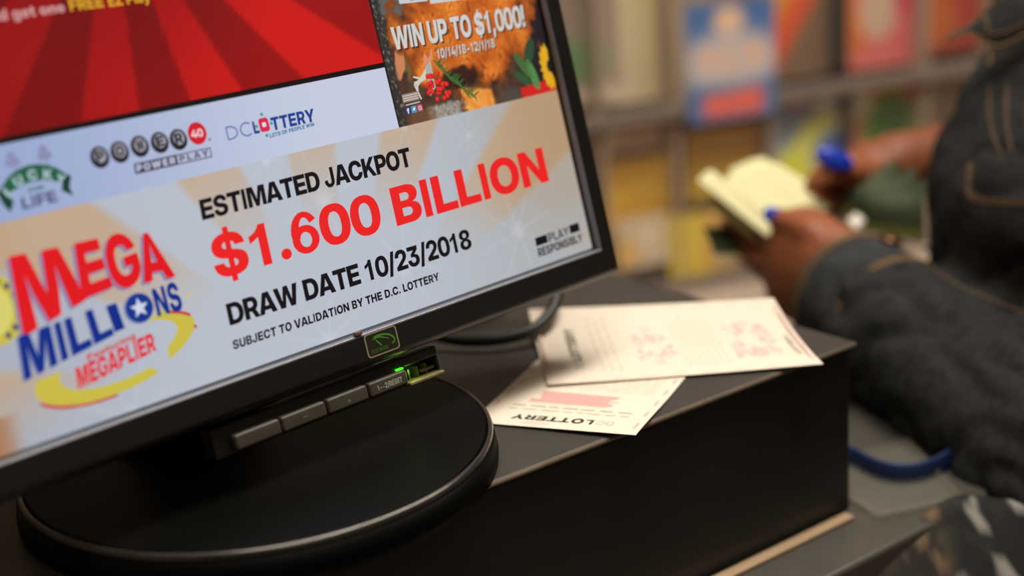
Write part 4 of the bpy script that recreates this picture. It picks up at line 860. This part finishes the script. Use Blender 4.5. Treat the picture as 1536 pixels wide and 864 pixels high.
def ellipse_stack(mb, rows, n=28, rot=0.):
    c, s_ = math.cos(rot), math.sin(rot); rings = []; fine = []; R5 = list(rows); m_ = len(R5)
    for i in range(m_ - 1):
        p0, p1, p2, p3 = R5[max(i - 1, 0)], R5[i], R5[i + 1], R5[min(i + 2, m_ - 1)]
        for q in range(4):
            f = q / 4; fine.append(tuple(.5 * (2 * b_ + (c_ - a_) * f + (2 * a_ - 5 * b_ + 4 * c_ - d_) * f * f + (3 * b_ - a_ - 3 * c_ + d_) * f ** 3) for a_, b_, c_, d_ in zip(p0, p1, p2, p3)))
    fine.append(R5[-1])
    for (x, y, z, ax, by) in fine:
        rings.append([Vector((x + ax * math.cos(2 * PI * k / n) * c - by * math.sin(2 * PI * k / n) * s_, y + ax * math.cos(2 * PI * k / n) * s_ + by * math.sin(2 * PI * k / n) * c, z)) for k in range(n)])
    mb.loft(rings)
M_skin = mat('brown_skin', (150, 86, 54), .5, spec=.35, var=.1, vscale=60, bump=.15, bscale=500)
M_denim = mat('washed_black_denim', (47, 47, 46), .85, spec=.2, var=.38, vscale=190, bump=.5, bscale=1100)
M_denim2 = mat('black_denim_trim', (56, 58, 58), .85, spec=.2, var=.35, vscale=80, bump=.5, bscale=1100)
M_stitch = mat('tan_stitching', (126, 96, 62), .8)
M_trouser = mat('dark_trousers', (44, 42, 40), .9, var=.2, vscale=30, bump=.3, bscale=700)

TX_, TY_ = .296, -.03             # torso axis in till-box coordinates
per = thing('person', L(TX_ + .02, TY_, -ZB), 'person in a dark denim jacket counting banknotes at the counter', 'person')
LW, LM, LE, LS = at(1290, 458, .955), at(1400, 540, .88), L(.122, -.105, -.088), L(.345, -.215, .205)
RW, RE, RS = at(1368, 246, 1.075), L(.47, .15, .0), L(.385, .125, .205)
LH = at(1215, 398, .99); RH = at(1292, 262, 1.07)
b = MB()
ellipse_stack(b, [(TX_ + ZX + .0, TY_, z + ZB, a, w) for z, ZX, a, w in ((-.24, .01, .1, .155), (-.12, .006, .1, .145), (.0, .004, .1, .145), (.085, .026, .09, .14), (.13, .064, .078, .135), (.18, .086, .07, .135), (.215, .082, .056, .125), (.245, .074, .045, .09), (.26, .072, .04, .055))])
limb(b, [L(TX_ + .073, TY_, .22), L(TX_ + .06, TY_, .3), L(TX_ + .04, TY_, .36)], [.052, .048, .05])
# head turned down to the money
hd = L(TX_ + .02, TY_ + .005, .41)
ellipse_stack(b, [(hd.x + dx, hd.y, hd.z + dz, a, w) for dz, dx, a, w in ((-.115, -.03, .03, .03), (-.09, -.022, .062, .05), (-.04, -.008, .085, .066), (.02, .005, .096, .073), (.07, .012, .088, .068), (.105, .014, .055, .045), (.12, .014, .02, .02))], 24)
b.ball((hd.x - .103, hd.y, hd.z - .022), (.018, .014, .02), 6); b.ball((hd.x - .088, hd.y, hd.z - .07), (.012, .024, .008), 6); b.ball((hd.x - .082, hd.y, hd.z + .018), (.014, .05, .008), 6)
for sg in (-1, 1): b.ball((hd.x + .012, hd.y + sg * .075, hd.z - .01), (.018, .008, .03), 6)
limb(b, [LS + Vector((0, .03, .0)), lerp(LS, LE, .5), LE], [.040, .040, .036]); limb(b, [LE, lerp(LE, LW, .5), LW, lerp(LW, LH, .45)], [.036, .037, .029, .03])
limb(b, [RS + Vector((0, -.03, .0)), lerp(RS, RE, .5), RE], [.040, .040, .036]); limb(b, [RE, lerp(RE, RW, .5), RW, lerp(RW, RH, .5)], [.036, .036, .026, .026])
for sy in (-1, 1):
    limb(b, [L(TX_ + .01, TY_ + sy * .085, -.2), L(TX_ + .005, TY_ + sy * .088, -.62), L(TX_ + .015, TY_ + sy * .09, -1.04)], [.085, .058, .042])
    limb(b, [L(TX_ + .06, TY_ + sy * .09, -1.085), L(TX_ - .0, TY_ + sy * .09, -1.08), L(TX_ - .11, TY_ + sy * .095, -1.09)], [(.03, .035), (.034, .042), (.022, .04)])
# left hand: palm under the notes, thumb pressed on top, four fingers curling beneath
def fing(mb, pts, r0, r1): limb(mb, pts, [lerp(r0, r1, i / (len(pts) - 1)) for i in range(len(pts))], 10)
limb(b, [at(1278, 432, .955), at(1240, 412, .975), at(1200, 396, .995), at(1172, 388, 1.012)], [(.031, .026), (.038, .027), (.042, .024), (.036, .017)], 16, up=U_)
kn = [((1176, 352), (1140, 326), (1118, 322), (1104, 332)), ((1160, 374), (1122, 346), (1098, 338), (1084, 346)), ((1156, 396), (1120, 370), (1098, 356), (1088, 362)), ((1166, 416), (1136, 396), (1116, 382), (1106, 382))]
for q, pxs in enumerate(kn):
    ds = (1.012, 1.035, 1.055, 1.06)
    fing(b, [at(1205, 392 + (q - 1.5) * 10, 1.0)] + [at(u_, v_, d_) for (u_, v_), d_ in zip(pxs, ds)], .0098, .0072)
fing(b, [at(1252, 392, .968), at(1225, 358, .968), at(1192, 338, .982), at(1158, 326, .996)], .0145, .0082)
# right hand: pinching the next note from above
limb(b, [at(1372, 246, 1.075), at(1335, 254, 1.075), at(1302, 263, 1.075), at(1284, 268, 1.077)], [(.021, .024), (.024, .028), (.026, .026), (.022, .018)], 16, up=U_)
for pts in (((1296, 252), (1268, 246), (1240, 256), (1222, 272)), ((1290, 262), (1258, 260), (1232, 270), (1216, 286)), ((1288, 272), (1260, 272), (1240, 284), (1228, 300)), ((1292, 288), (1270, 292), (1254, 302), (1246, 314))):
    fing(b, [at(u_, v_, d_) for (u_, v_), d_ in zip(pts, (1.075, 1.065, 1.05, 1.038))], .0098, .0072)
fing(b, [at(1312, 268, 1.055), at(1284, 262, 1.035), at(1258, 256, 1.025), at(1234, 266, 1.02)], .013, .0084)
body = remeshed(b, 'body', .0036, M_skin, per, 3)
M_nail = mat('blue_nail_polish', (24, 60, 190), .25, spec=.6)
def nail(u, v, d, ru, rv, mvec=(0, 0)):
    mb = MB(); c0 = at(u, v, d); ax = (R_ * .9 - U_ * .35).normalized(); ay = (U_ * .9 + R_ * .35).normalized(); nn = ax.cross(ay)
    mb.loft([[c0 + ax * (ru * k_ * math.cos(2 * PI * k / 16)) + ay * (rv * k_ * math.sin(2 * PI * k / 16)) + nn * h_ for k in range(16)] for k_, h_ in ((1, -.002), (1, 0), (.8, .0012), (.4, .0018))])
    mb.build('fingernail', M_nail, per, smooth=True)
nail(1160, 323, .987, .0075, .006); nail(1252, 239, 1.012, .0145, .0075)
for sg in (-1, 1):
    mb = MB(); mb.ball((hd.x - .0835, hd.y + sg * .03, hd.z + .004), (.006, .011, .006), 8); ey = mb.build('eye', mat('eye_white', (210, 200, 190), .3), per, smooth=True)
    mb = MB(); mb.ball((hd.x - .0880, hd.y + sg * .03, hd.z + .001), (.0025, .0045, .0045), 6); mb.build('iris', mat('dark_iris', (30, 20, 16), .2), ey, smooth=True)
mb = MB()
ellipse_stack(mb, [(hd.x + dx, hd.y, hd.z + dz, a, w) for dz, dx, a, w in ((-.05, .05, .05, .066), (.0, .035, .075, .08), (.05, .022, .09, .082), (.1, .018, .076, .066), (.135, .018, .035, .03))], 20)
mb.build('hair', mat('black_hair', (22, 18, 16), .7, bump=.8, bscale=200), per, smooth=True)
# trousers and shoes
mb = MB()
ellipse_stack(mb, [(TX_ + .01, TY_, z + ZB, a, w) for z, a, w in ((-.27, .112, .175), (-.17, .118, .178), (-.08, .112, .165))])
for sy in (-1, 1): limb(mb, [L(TX_ + .01, TY_ + sy * .085, -.22), L(TX_ + .005, TY_ + sy * .09, -.62), L(TX_ + .015, TY_ + sy * .09, -1.06)], [.094, .075, .066])
remeshed(mb, 'trousers', .009, M_trouser, per, 4)
for sy in (-1, 1):
    mb = MB(); limb(mb, [L(TX_ + .08, TY_ + sy * .09, -1.08), L(TX_ + .02, TY_ + sy * .09, -1.068), L(TX_ - .06, TY_ + sy * .093, -1.08), L(TX_ - .15, TY_ + sy * .096, -1.095)], [(.034, .04), (.05, .046), (.038, .048), (.02, .04)], up=(0, 0, 1)); mb.build('shoe', mat('black_shoe', (24, 22, 22), .4), per, smooth=True)

# denim jacket: body and sleeves fused, with creases
def crease(co, n):
    s_ = .0030 * noise.noise(co * 16) + .0022 * noise.noise(Vector((co.x * 30, co.y * 30, co.z * 46))) + .0010 * noise.noise(co * 90)
    f = abs(noise.noise(Vector((co.x * 22 + co.z * 14, co.y * 20, co.z * 24 - co.x * 10))))
    return co + n * (s_ - .0200 * max(0, .25 - f) * (1 if co.z < ZB + .02 else .5))
j = MB()
rows = [(-.135, .006, .124, .172), (-.10, .006, .132, .178), (-.03, .002, .137, .18), (.035, .0, .136, .18), (.085, .026, .121, .174), (.13, .064, .108, .166), (.18, .086, .098, .166), (.215, .082, .084, .162), (.245, .074, .064, .12), (.262, .071, .058, .078)]
ellipse_stack(j, [(TX_ + dx, TY_, z + ZB, a, w) for z, dx, a, w in rows], 40)
SLV = [LS + Vector((.0, .075, .045)), LS + Vector((0, .012, .022)), lerp(LS, LE, .5) + Vector((.01, -.01, 0)), LE, LM, LW]
limb(j, SLV, [.045, .074, .066, .062, .052, .043], 24, sub=8)
limb(j, [RS + Vector((0, -.075, .045)), RS + Vector((0, -.012, .022)), lerp(RS, RE, .5), RE, lerp(RE, RW, .55)], [.045, .074, .066, .06, .05], 20)
jk = remeshed(j, 'denim_jacket', .005, M_denim, per, 3, crease)
bv = BVHTree.FromPolygons([v.co for v in jk.data.vertices], [p.vertices for p in jk.data.polygons])
def onto(p, lift):
    """nearest place on the jacket cloth, lifted off it"""
    l, n, _, _ = bv.find_nearest(p); return l + n * lift
def from_px(u, v, lift=.0006):
    d = ray(u, v).normalized(); h = bv.ray_cast(CAMP, d)
    return (h[0] + h[1] * lift) if h[0] is not None else None
def seam_px(mb, pix, r=.0007, lift=.0004):
    P = [(p.x, p.y) for p in smooth_path([(u, v, 0) for u, v in pix], 6)]; run = []
    for u, v in P:
        q = from_px(u, v, lift)
        if q is None or (run and (q - run[-1]).length > .03):
            if len(run) > 1: mb.tube(run, r, 5)
            run = [q] if q is not None else []
        else: run.append(q)
    if len(run) > 1: mb.tube(run, r, 5)
# cuff of the near sleeve
axis = (LW - LM).normalized(); up_ = (U_ - axis * U_.dot(axis)).normalized(); sd_ = axis.cross(up_)
def cring(t, r, squash=.92): return [LW + axis * t + up_ * (r * math.cos(2 * PI * k / 32)) + sd_ * (r * squash * math.sin(2 * PI * k / 32)) for k in range(32)]
mb = MB(); mb.loft([cring(t, r) for t, r in ((.018, .034), (.019, .0385), (.0215, .0435), (.018, .0455), (.0, .0465), (-.04, .0485), (-.043, .047), (-.043, .040))], caps=False)
cuff = mb.build('cuff', M_denim2, per, smooth=True)
mb = MB()
for t, r in ((.0135, .0464), (.0105, .0465), (-.0355, .0484), (-.0385, .0485)):
    q = cring(t, r); mb.tube(q + [q[0]], .0011, 5, caps=False)
mb.build('cuff_stitching', M_stitch, cuff, smooth=True)
mb = MB(); mb.tube([LW + axis * .0 + up_ * .046 + sd_ * .012, LW + up_ * .049 + sd_ * .0122], [.008, .007], 12); mb.build('cuff_button', mat('dull_copper', (120, 84, 56), .35, metal=.9), cuff, smooth=True)
# collar
mb = MB(); n = 30; cr = []
for k in range(n + 1):
    a = math.radians(205 + 310 * k / n - 360 + 20); cr.append([L(TX_ + .071 + r_ * math.cos(a) * .95, TY_ + r_ * math.sin(a) * 1.15, z_) for r_, z_ in ((.058, .25), (.064, .285), (.07, .288), (.088, .262), (.096, .245), (.092, .243), (.07, .272), (.062, .255))])
mb.loft(cr); mb.build('collar', M_denim2, per, smooth=True)
# chest pocket flap, its wing lifted off the chest
lowf = [(1414, 62, .80), (1432, 55, .797), (1448, 50, .795), (1462, 53, .792), (1476, 62, .788), (1490, 69, .785), (1504, 68, .781), (1522, 60, .776), (1545, 48, .768), (1580, 34, .757)]
upf = [(1422, 54, .803), (1440, 44, .803), (1456, 36, .803), (1468, 26, .803), (1480, 14, .802), (1492, 4, .80), (1508, -6, .796), (1526, -14, .79), (1548, -24, .78), (1584, -34, .768)]
def chest_d(u, v, d0, k):
    h = from_px(u, v, 0.)
    if h is None: return d0
    dd = -(h - CAMP).dot(B_)
    return dd - .004 - .006 * k if dd < 1.0 else d0
d_ch = min(chest_d(u, 80, .80, 0) for u in (1490, 1505, 1520, 1534))
fd = lambda u, k: d_ch - .005 - k + (1520 - u) * .00020
lp = [at(u, v, fd(u, .004)) for u, v, d in lowf]; up = [at(u, v, fd(u, -.004)) for u, v, d in upf]
lp, up = smooth_path(lp, 4), smooth_path(up, 4)
mb = MB(); th = -B_ * .0022; rows_f = []
for s_ in range(9):
    t = s_ / 8; rows_f.append([a.lerp(c, t) - (-B_) * (.004 * math.sin(PI * t)) for a, c in zip(up, lp)])
f_ids = [[mb.vert(p) for p in r] for r in rows_f]; g_ids = [[mb.vert(p + th) for p in r] for r in rows_f]; nn_ = len(lp)
for a in range(8):
    for k in range(nn_ - 1):
        mb.face((f_ids[a][k], f_ids[a + 1][k], f_ids[a + 1][k + 1], f_ids[a][k + 1])); mb.face((g_ids[a][k], g_ids[a][k + 1], g_ids[a + 1][k + 1], g_ids[a + 1][k]))
for k in range(nn_ - 1):
    mb.face((f_ids[8][k], g_ids[8][k], g_ids[8][k + 1], f_ids[8][k + 1])); mb.face((f_ids[0][k], f_ids[0][k + 1], g_ids[0][k + 1], g_ids[0][k]))
for a in range(8):
    mb.face((f_ids[a][0], g_ids[a][0], g_ids[a + 1][0], f_ids[a + 1][0])); mb.face((f_ids[a][-1], f_ids[a + 1][-1], g_ids[a + 1][-1], g_ids[a][-1]))
flap = mb.build('pocket_flap', M_denim, per, smooth=True)
mb = MB(); e_ = B_ * .0006
mb.tube([p + B_ * .0004 for p in lp], .0010, 6); mb.tube([rows_f[6][k] + e_ for k in range(14, nn_)], .0006, 5)
mb.tube([rows_f[0][k] + e_ for k in range(0, nn_)], .0007, 5); mb.tube([rows_f[int(lerp(0, 6, i / 6))][14 + i // 2] + e_ for i in range(7)], .0006, 5)
mb.build('flap_stitching', M_stitch, flap, smooth=True)
# seams, pocket stitching and front edge on the jacket
for pix, r_ in (([(1486, 74), (1486, 86), (1483, 99)], .0009), ([(1486, 130), (1484, 160), (1487, 190), (1494, 214), (1502, 232)], .0005), ([(1512, 128), (1510, 160), (1512, 195), (1518, 230)], .0005),
                ([(1454, 245), (1452, 268), (1453, 290), (1462, 301), (1490, 306), (1560, 308)], .0005), ([(1458, 246), (1457, 268), (1458, 286), (1466, 296), (1490, 300), (1560, 302)], .0005), ([(1494, 86), (1540, 84)], .0005),
                ([(1336, 372), (1390, 398), (1440, 430), (1500, 455), (1560, 480)], .0006)):
    mb = MB(); seam_px(mb, pix, r_)
    if mb.f: mb.build('seam_stitching', M_stitch, jk, smooth=True)

# ------------------------------------------------------------------ money
M_note = attr_mat('banknote_paper', .7, .2, bump=.1, bscale=600)
def note(name, cr, label, front, group, bow=.0, n=14, edge=(150, 150, 110)):
    """bowed paper note over four corners (pixel u, v, depth)"""
    c = [at(*q) for q in cr]; mb = MB(); nn = (c[1] - c[0]).cross(c[3] - c[0]).normalized()
    if nn.dot(B_) < 0: nn = -nn
    P = lambda x, y: c[0].lerp(c[1], x).lerp(c[3].lerp(c[2], x), y) + nn * bow * math.sin(PI * x)
    for s_ in (0, 1):
        ids = [[mb.vert(P(i / n, jx / n) - nn * .0003 * s_, lin(front(i / n, jx / n))) for i in range(n + 1)] for jx in range(n + 1)]
        for a in range(n):
            for k in range(n):
                q = (ids[a][k], ids[a][k + 1], ids[a + 1][k + 1], ids[a + 1][k]); mb.face(q if s_ == 0 else q[::-1])
    return tag(mb.build(name, M_note, attr=True, smooth=True), label, 'banknote', group)
def n_pale(x, y):
    c = (226, 218, 168); fr = min(x, 1 - x, y, 1 - y); c = mixc(c, (190, 192, 140), .35 * sstep(.1, .13, fr) * sstep(.2, .16, fr)); return mixc(c, (210, 206, 152), .4 * blob(x, y, .5, .5, .16, .3))
def n_dark(x, y):
    c = (128, 130, 64); c = mixc(c, (64, 72, 50), sstep(.05, .16, x)); return mixc(c, (92, 96, 72), .6 * blob(x, y, .5, .5, .18, .32))
GN = 'banknotes held in the near hand'; GF = 'banknotes gathered in the far hand'
note('banknote', ((1084, 268, 1.03), (1164, 244, 1.055), (1264, 304, 1.045), (1176, 350, 1.0)), 'pale banknote fanned on top of the near hand', n_pale, GN, .0015)
note('banknote', ((1046, 270, 1.022), (1070, 256, 1.04), (1194, 362, 1.012), (1176, 374, .996)), 'pale banknote curled edge on at the left of the fan', n_pale, GN, .004)
note('banknote', ((1050, 296, 1.024), (1074, 290, 1.036), (1182, 376, 1.012), (1166, 388, 1.0)), 'pale banknote just under the curled one', n_pale, GN, -.004)
note('banknote', ((1092, 256, 1.05), (1146, 236, 1.078), (1240, 300, 1.066), (1180, 334, 1.036)), 'pale banknote peeping out behind the top one', n_pale, GN, .003)
note('banknote', ((1074, 392, 1.03), (1054, 340, 1.045), (1150, 344, 1.04), (1170, 384, 1.03)), 'folded banknote hanging lowest under the near hand', lambda x, y: mixc(n_dark(x, y), (226, 208, 160), sstep(.22, .1, x)), GN, .003)
for k, (cr, lb) in enumerate(((((1262, 318, 1.035), (1284, 262, 1.05), (1352, 238, 1.045), (1338, 330, 1.02)), 'green banknote nearest the fingers of the far hand'),
    (((1278, 330, 1.028), (1296, 272, 1.043), (1378, 250, 1.035), (1366, 346, 1.01)), 'green banknote in the middle of the far bunch'),
    (((1296, 344, 1.02), (1312, 284, 1.035), (1392, 268, 1.028), (1386, 362, 1.0)), 'green banknote closest to the denim jacket'))):
    note('banknote', cr, lb, n_dark, GF, .014)
note('paper_slip', ((1270, 330, 1.0), (1284, 318, 1.005), (1298, 330, 1.0), (1284, 344, .995)), 'small white slip poking up by the near wrist', lambda x, y: (226, 216, 200), 'white slips')
note('paper_slip', ((1386, 372, .985), (1400, 366, .99), (1424, 392, .975), (1410, 400, .97)), 'bluish white slip tucked between sleeve and jacket', lambda x, y: (112, 118, 136), 'white slips')

# ------------------------------------------------------------------ patterned bag at the customer's side
def camo_mat():
    m = bpy.data.materials.new('patterned_cloth'); m.use_nodes = True; nt = m.node_tree; p = nt.nodes['Principled BSDF']; p.inputs['Roughness'].default_value = .85
    a = nt.nodes.new('ShaderNodeAttribute'); a.attribute_name = 'Col'; nt.links.new(a.outputs['Color'], p.inputs['Base Color']); return m
bag = MB()
top_px = [(1176, 880, .70), (1215, 862, .705), (1262, 846, .712), (1318, 822, .72), (1362, 800, .728), (1384, 776, .735), (1412, 752, .742), (1450, 738, .745), (1500, 744, .742), (1560, 752, .735), (1640, 780, .72)]
tp = smooth_path([at(*q) for q in top_px], 5)
dn = Vector((0, 0, -1)); tow = (B_ - Vector((0, 0, B_.z))).normalized()
def bag_col(u, v, p):
    s1 = noise.noise(p * 42); s2 = noise.noise(p * 75 + Vector((3, 1, 7)))
    c = mixc((66, 56, 42), (34, 30, 24), sstep(-.1, .15, s1)); c = mixc(c, (112, 90, 66), sstep(.12, .3, s2)); c = mixc(c, (82, 80, 48), sstep(.2, .35, -s1) * .6)
    k = sstep(1405, 1450, u)
    if k > 0:
        w_ = math.sin((u + (v - 700) * -.55) * .085) ; z_ = math.sin((v + u * .35) * .06)
        d = mixc((20, 19, 18), (150, 146, 138), sstep(.5, .65, w_) * sstep(-.1, .2, z_)); c = mixc(c, d, k * sstep(-.4, .1, s2 + .35))
    return c
NR = 34; rings = []
for i in range(NR + 1):
    t = i / NR; ph = t * PI * .5; rings.append([p + dn * (.17 * t + .004) + tow * (.05 * math.sin(min(1, t * 2) * PI / 2)) for p in tp])
def bk(i): return [p + dn * (.17 * i / 6 + .004) - tow * (.006 + .012 * math.sin(PI * i / 6)) for p in tp]
def b_ids(rows): return [[bag.vert(p, lin(bag_col(768 + F_PX * (p - CAMP).dot(R_) / -(p - CAMP).dot(B_), 432 - F_PX * (p - CAMP).dot(U_) / -(p - CAMP).dot(B_), p))) for p in r] for r in rows]
fr_, bk_ = b_ids(rings), b_ids([bk(i) for i in range(7)]); nb = len(tp)
for a in range(NR):
    for k in range(nb - 1): bag.face((fr_[a][k], fr_[a + 1][k], fr_[a + 1][k + 1], fr_[a][k + 1]))
for a in range(6):
    for k in range(nb - 1): bag.face((bk_[a][k], bk_[a][k + 1], bk_[a + 1][k + 1], bk_[a + 1][k]))
for k in range(nb - 1):
    bag.face((fr_[0][k], fr_[0][k + 1], bk_[0][k + 1], bk_[0][k])); bag.face((fr_[NR][k], bk_[6][k], bk_[6][k + 1], fr_[NR][k + 1]))
bag.face([fr_[a][0] for a in range(NR + 1)] + [bk_[a][0] for a in range(6, -1, -1)]); bag.face(([fr_[a][nb - 1] for a in range(NR + 1)] + [bk_[a][nb - 1] for a in range(6, -1, -1)])[::-1])
bg = thing('shoulder_bag', at(1420, 860, .73), 'brown, black and white patterned cloth bag hanging below the denim sleeve', 'bag')
bag.build('bag_body', camo_mat(), bg, attr=True, smooth=True)
mb = MB(); mb.tube(smooth_path([at(1620, 790, .725), at(1760, 640, .70), LE + Vector((.03, -.085, .06)), LS + Vector((-.02, -.06, .0)), LS + Vector((0, -.01, .075)), LS + Vector((.07, .0, .02)), L(.4, -.2, .05)], 6), [(.012, .002)] * 37, 8)
mb.build('bag_strap', M_trouser, bg, smooth=True)
